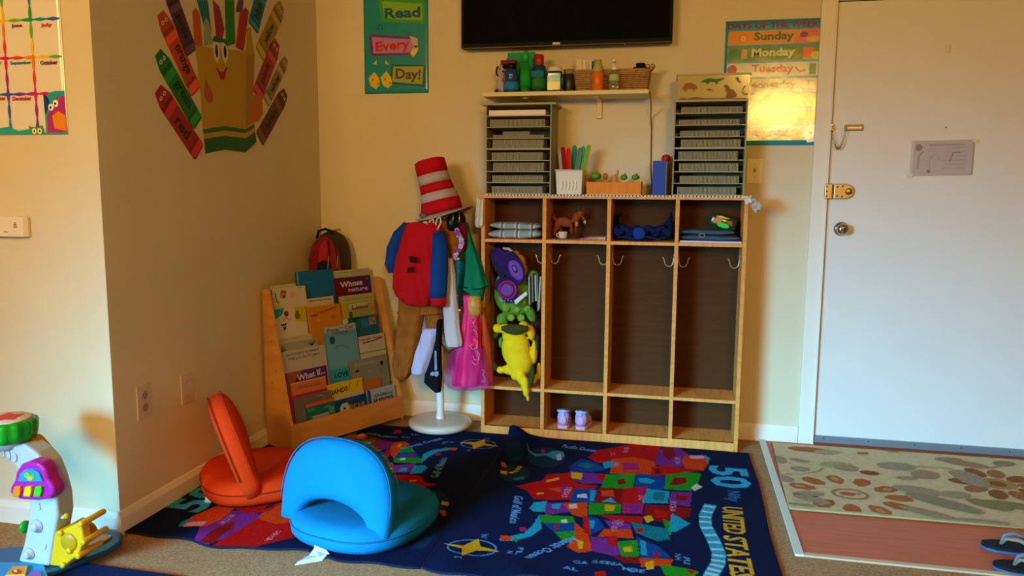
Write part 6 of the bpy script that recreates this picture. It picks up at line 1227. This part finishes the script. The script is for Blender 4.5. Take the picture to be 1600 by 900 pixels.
# ================================================================== folding floor seats
def floor_seat(name_label, M, sw, sd, hw, tilt, col, colin, arch_h=.38, seatc=(0, 0), th=.085):
    """local frame: hinge along X through the origin, seat pad towards +Y, back pad leans over it"""
    r = thing('floor_seat', name_label, 'floor seat', M.translation, 0); m = mat(col, .85, .5, 260, .06, 12, spec=.1)
    # seat pad: rounded superellipse with domed top
    def sring(k, z, e=2.6, n=56):
        return [M@Vector((seatc[0]+sw*k*math.copysign(abs(math.cos(t))**(2/e), math.cos(t)), seatc[1]+sd*k*math.copysign(abs(math.sin(t))**(2/e), math.sin(t)), z)) for t in [2*math.pi*i/n for i in range(n)]]
    lv = [(.86, 0), (.95, .006), (.995, .022), (1.0, .042), (.985, .062), (.93, .078), (.80, .086), (.5, .083), (.2, .080)]
    vs = []; n = 56
    for k, z in lv: vs += sring(k, z)
    fs = [(i*n+j, i*n+(j+1) % n, (i+1)*n+(j+1) % n, (i+1)*n+j) for i in range(len(lv)-1) for j in range(n)]+[tuple(range(n))[::-1], tuple((len(lv)-1)*n+j for j in range(n))]
    sp = obj('seat_pad', MB().add(vs, fs, None, True), m, r)
    obj('piping', MB().tube(sring(1.0, .050)[::1], .0028, None, 6, True), mat(colin, .9), sp)
    obj('base_cover', MB().prism(sring(.84, -.004), (0, 0, .006)), mat('#0c0e14', .9), r)
    # back pad: crescent swept along half an ellipse, tilted over the seat
    ct, st = math.cos(tilt), math.sin(tilt)
    def pl(x, h, d): return M@Vector((x, h*st+d*ct, .045+h*ct-d*st*1.0))
    rg = []; ns = 40
    for i in range(ns+1):
        t = math.pi*i/ns; s = math.sin(t)
        ct_ = math.copysign(abs(math.cos(t))**.80, math.cos(t)); ox, oh = -hw*ct_*(1+.15*math.sin(t)), arch_h*abs(math.sin(t))**.80
        ix, ih = -(hw-.080)*math.cos(t), (arch_h-.205)*abs(math.sin(t))**.85
        ih = max(ih, 0); bow = .035*math.sin(t)
        a, b = Vector((ox, oh)), Vector((ix, ih)); c = (a+b)/2; hv = (a-b)/2; ring = []; seg = 20
        for k in range(seg):
            an = 2*math.pi*k/seg; e = .7; u_ = math.copysign(abs(math.cos(an))**e, math.cos(an)); v_ = math.copysign(abs(math.sin(an))**e, math.sin(an)); p = c+hv*u_
            ring.append(pl(p.x, p.y, th/2*v_*(.72+.28*math.sin(t))-bow))
        rg.append(ring)
    vs = [v for ring in rg for v in ring]; fs = [(i*seg+k, i*seg+(k+1) % seg, (i+1)*seg+(k+1) % seg, (i+1)*seg+k) for i in range(ns) for k in range(seg)]+[tuple(range(seg))[::-1], tuple(ns*seg+k for k in range(seg))]
    bp = obj('back_pad', MB().add(vs, fs, None, True), m, r)
    for side in (.86, -.86):
        pts = []
        for i in range(2, ns-1):
            t = math.pi*i/ns; ct_ = math.copysign(abs(math.cos(t))**.80, math.cos(t)); pts.append(pl(-(hw+.001)*ct_*(1+.15*math.sin(t)), (arch_h+.001)*math.sin(t)**.80, th/2*side*.62-.035*math.sin(t)))
        obj('seam', MB().tube(pts, .0024, None, 5), mat(colin, .9), bp)
    return r, M, pl
def frame(o, xdir):
    x = Vector(xdir).normalized(); y = Vector((-x.y, x.x, 0)); return Matrix(((x.x, y.x, 0, o[0]), (x.y, y.y, 0, o[1]), (0, 0, 1, o[2]), (0, 0, 0, 1)))
MB1 = frame((.765, -1.505, .018), (.976, -.22, 0)); sb, _, _ = floor_seat('blue folding floor seat with a crescent back, in front of the book rack', MB1, .235, .25, .222, R(18), '#0a74a4', '#0a5f8a', .295, (.02, .15), .10)
MO1 = frame((.225, -1.155, .018), (-.61, .79, 0)); so, _, _ = floor_seat('orange folding floor seat seen edge on, between the side wall and the blue one', MO1, .24, .21, .225, R(24), '#d63a08', '#8a2404', .35, (.02, -.035), .10)
r = thing('care_tag', 'white crumpled cloth label sticking out from under the blue floor seat', 'label', flo(485, 870)); WTG = fab('#c8ccd4', .05)
def tri(pts, nm, r): return obj(nm, MB().prism([Vector(p) for p in pts], (0.0008, -.0012, .0015)), WTG, r)
a0 = at(488, 862, -1.58); 
tri([at(490, 860, -1.60), at(515, 866, -1.60), at(501, 850, -1.59), at(493, 838, -1.58)], 'upper_flap', r)
tri([at(480, 872, -1.62), at(500, 868, -1.62), at(514, 866, -1.60), at(490, 858, -1.59)], 'middle_fold', r); tri([at(455, 890, -1.68), at(462, 893, -1.68), at(500, 880, -1.63), at(512, 866, -1.60), at(482, 868, -1.61), at(465, 878, -1.66)], 'lower_flap', r)
r = thing('care_tag', 'small white cloth loop label under the front of the orange floor seat', 'label', flo(325, 790))
tri([at(322, 770, -1.30), at(331, 776, -1.30), at(328, 796, -1.31), at(319, 790, -1.31)], 'loop', r)

# ================================================================== activity toy at the lower left
YT = -1.86; r = thing('activity_toy', 'white curved activity toy tower with a green drum top and purple keyboard', 'toy', at(60, 880, YT))
TW = mat('#b0b6ba', .3, coat=.3); TY = mat('#d8a40c', .35, coat=.2); TG = mat('#12961c', .35, coat=.2)
def tp(px, py, Y=YT): return at(px, py, Y)
def plate_(pts, y0, dep, nm, m, par=None, bev=.006, bs=3): return obj(nm, MB().prism([tp(px, py, y0) for px, py in pts], (0, dep, 0)), m, par or r, bev, bs)
plate_([(27, 878), (36, 850), (43, 815), (46, 780), (38, 752), (24, 730), (8, 716), (0, 708), (-14, 704), (-20, 694), (36, 694), (44, 699), (56, 708), (70, 724), (80, 748), (88, 778), (90, 806), (84, 840), (77, 886), (50, 884)], YT-.05, .07, 'tower', TW, None, .010, 4)
plate_([(44, 682), (52, 686), (66, 702), (80, 722), (90, 748), (97, 780), (100, 806), (92, 812), (86, 780), (78, 746), (66, 718), (50, 700), (43, 694)], YT-.012, .04, 'yellow_spine', mat('#b87a10', .4), None, .005)
for px, py, c_ in ((60, 707, '#b8862c'), (90, 753, '#b8862c'), (104, 806, '#c8961c')):
    a, b = tp(px-18, py+6, YT-.03), tp(px, py, YT-.03); obj('peg', MB().tube([a, a.lerp(b, .6), b], [.007, .006, .007], None, 10), TW if px != 90 else mat(c_, .4), r); obj('peg_knob', MB().ell(b, .0095, None, None, 12, 8), mat(c_, .35), r)
# drum
dc = tp(12, 684, YT-.03); ur = Vector((0, -.22, 1)).normalized()
obj('drum', MB().lathe([(.070, -.004), (.078, .0), (.082, .02), (.084, .048), (.080, .058), (.066, .062)], dc, None, 64, None, .035, 14), TG, r)
obj('drum_neck', MB().lathe([(.04, -.03), (.045, -.02), (.06, -.004)], dc, None, 24), TW, r)
obj('drum_skin', MB().lathe([(.070, .061), (.066, .065), (.002, .066)], dc, None, 40), mat('#d8c8b0', .35), r)
A = Art(plane_fn(dc+Vector((0, 0, .0665)), (1, 0, 0), (0, 1, 0), (0, 0, 1))); A.poly([(.0+.05*(1 if k % 2 else .62)*math.cos(k*math.pi/5+.3), .05*(1 if k % 2 else .62)*math.sin(k*math.pi/5+.3)) for k in range(10)], '#d83a2c'); A.build('drum_print', r)
# keyboard
kp = [(14, 772), (15, 762), (22, 750), (24, 738), (32, 726), (45, 721), (60, 723), (70, 734), (75, 750), (83, 762), (84, 772), (78, 780), (58, 783), (30, 781)]
kb = plate_(kp, YT-.095, .05, 'keyboard', mat('#a81c8c', .35, coat=.2), None, .010, 4)
plate_([(27, 753), (31, 740), (38, 734), (50, 733), (60, 739), (66, 753)], YT-.102, .010, 'blue_screen', mat('#1c8ac8', .3), kb, .003)
A = Art(lambda a, b, h: tp(a, b, YT-.1025)+Vector((0, -h, 0))); A.ell(42, 742, 5, 4, '#9aa01c', 12); A.ell(47, 747, 5, 4, '#a8b02c', 12); A.ell(52, 744, 2.5, 4, '#8a9414', 10); A.build('creature_print', kb)
for x0, c_ in ((18, '#e07810'), (35, '#d8b010'), (51, '#3cb41c')): plate_([(x0, 776), (x0+3, 761), (x0+13, 760), (x0+13.5, 768), (x0+11, 777)], YT-.104, .012, 'piano_key', mat(c_, .35), kb, .003)
for cx, cy, rr in ((58, 822, 10), (46, 865, 9)):
    q = tp(cx, cy, YT-.05); kn = obj('dial', MB().lathe([(rr*1.35/617, 0), (rr*1.3/617, .004), (rr*.9/617, .006), (rr*.8/617, .014), (rr*.55/617, .018), (.001, .018)], q, None, 24, (0, -1, 0)), TW, r)
plate_([(58, 786), (61, 786), (63, 796), (59, 799), (57, 796)], YT-.053, .006, 'raised_note', TW, None, .001); plate_([(68, 852), (72, 850), (71, 858), (68, 860)], YT-.053, .006, 'raised_note', TW, None, .001)
for px in (3, 12, 22): q = tp(px, 708+px*.3, YT-.052); obj('ridge', MB().tube([q+Vector((.009*math.cos(a), 0, .014*math.sin(a))) for a in [k*math.pi/5-1.5 for k in range(6)]], .0022, None, 6), TW, r)
obj('green_ball', MB().ell(tp(39, 823, YT), (.013, .02, .020)), TG, r); obj('red_ball', MB().ell(tp(117, 826, YT+.05), (.014, .02, .016)), mat('#c0281c', .3), r)
# yellow roller cage
plate_([(82, 832), (98, 828), (126, 815), (131, 846), (122, 868), (98, 886), (76, 884)], YT-.045, .035, 'cage_side', TY, None, .006); plate_([(82, 832), (98, 828), (126, 815), (131, 846), (122, 868), (98, 886), (76, 884)], YT+.045, .02, 'cage_side', TY, None, .006)
for px, py in ((92, 834), (124, 820), (106, 862), (128, 848), (96, 884), (120, 870)): obj('roller', MB().lathe([(.008, 0), (.0095, .004), (.0095, .10), (.008, .104)], tp(px, py, YT-.055), None, 14, (0, 1, 0)), TY, r)
obj('roller_drum', MB().lathe([(.026, 0), (.03, .004), (.03, .09), (.026, .094)], tp(106, 848, YT-.05), None, 20, (0, 1, 0)), mat('#b8860c', .4), r)
# blue base with yellow flap and two picture tiles
q0, q1 = flo(-60, 876, .012), flo(188, 850, .012)
def FZ(px, py, z): q = flo(px, py, z); return q
base = [FZ(*p, .002) for p in ((-40, 905), (-30, 872), (30, 866), (90, 866), (125, 846), (150, 838), (180, 836), (192, 844), (190, 858), (170, 872), (140, 884), (110, 896), (70, 912))]
base = [Vector((p.x, min(p.y, -1.635), .013)) for p in base]
obj('base', MB().prism(base, (0, 0, .018)), mat('#0f5a86', .4, coat=.2), r, .007, 3)
obj('yellow_flap', MB().prism([Vector((*FZ(px, py, .034).xy, .032)) for px, py in ((124, 848), (160, 836), (176, 838), (165, 846), (128, 858))], (0, 0, .006)), TY, r, .002)
obj('front_step', MB().prism([Vector((*FZ(px, py, .034).xy, .031)) for px, py in ((-30, 905), (-20, 880), (68, 880), (76, 905))], (0, 0, .008)), mat('#1886b8', .35), r, .003)
t1 = obj('picture_tile', MB().prism([Vector((*FZ(px, py, .042).xy, .039)) for px, py in ((8, 900), (20, 886), (44, 885), (40, 899))], (0, 0, .006)), mat('#d8961c', .35), r, .002)
t2 = obj('picture_tile', MB().prism([Vector((*FZ(px, py, .042).xy, .039)) for px, py in ((42, 902), (48, 893), (64, 893), (66, 902))], (0, 0, .004)), mat('#8a4aa8', .35), r, .002)
A = Art(lambda a, b, h: Vector((*FZ(a, b, .046).xy, .0455+h))); A.ell(26, 893, 8, 4, '#c8401c', 12); A.ell(24, 892, 3, 2, '#d8d0b0', 8); A.build('tile_print', t1)
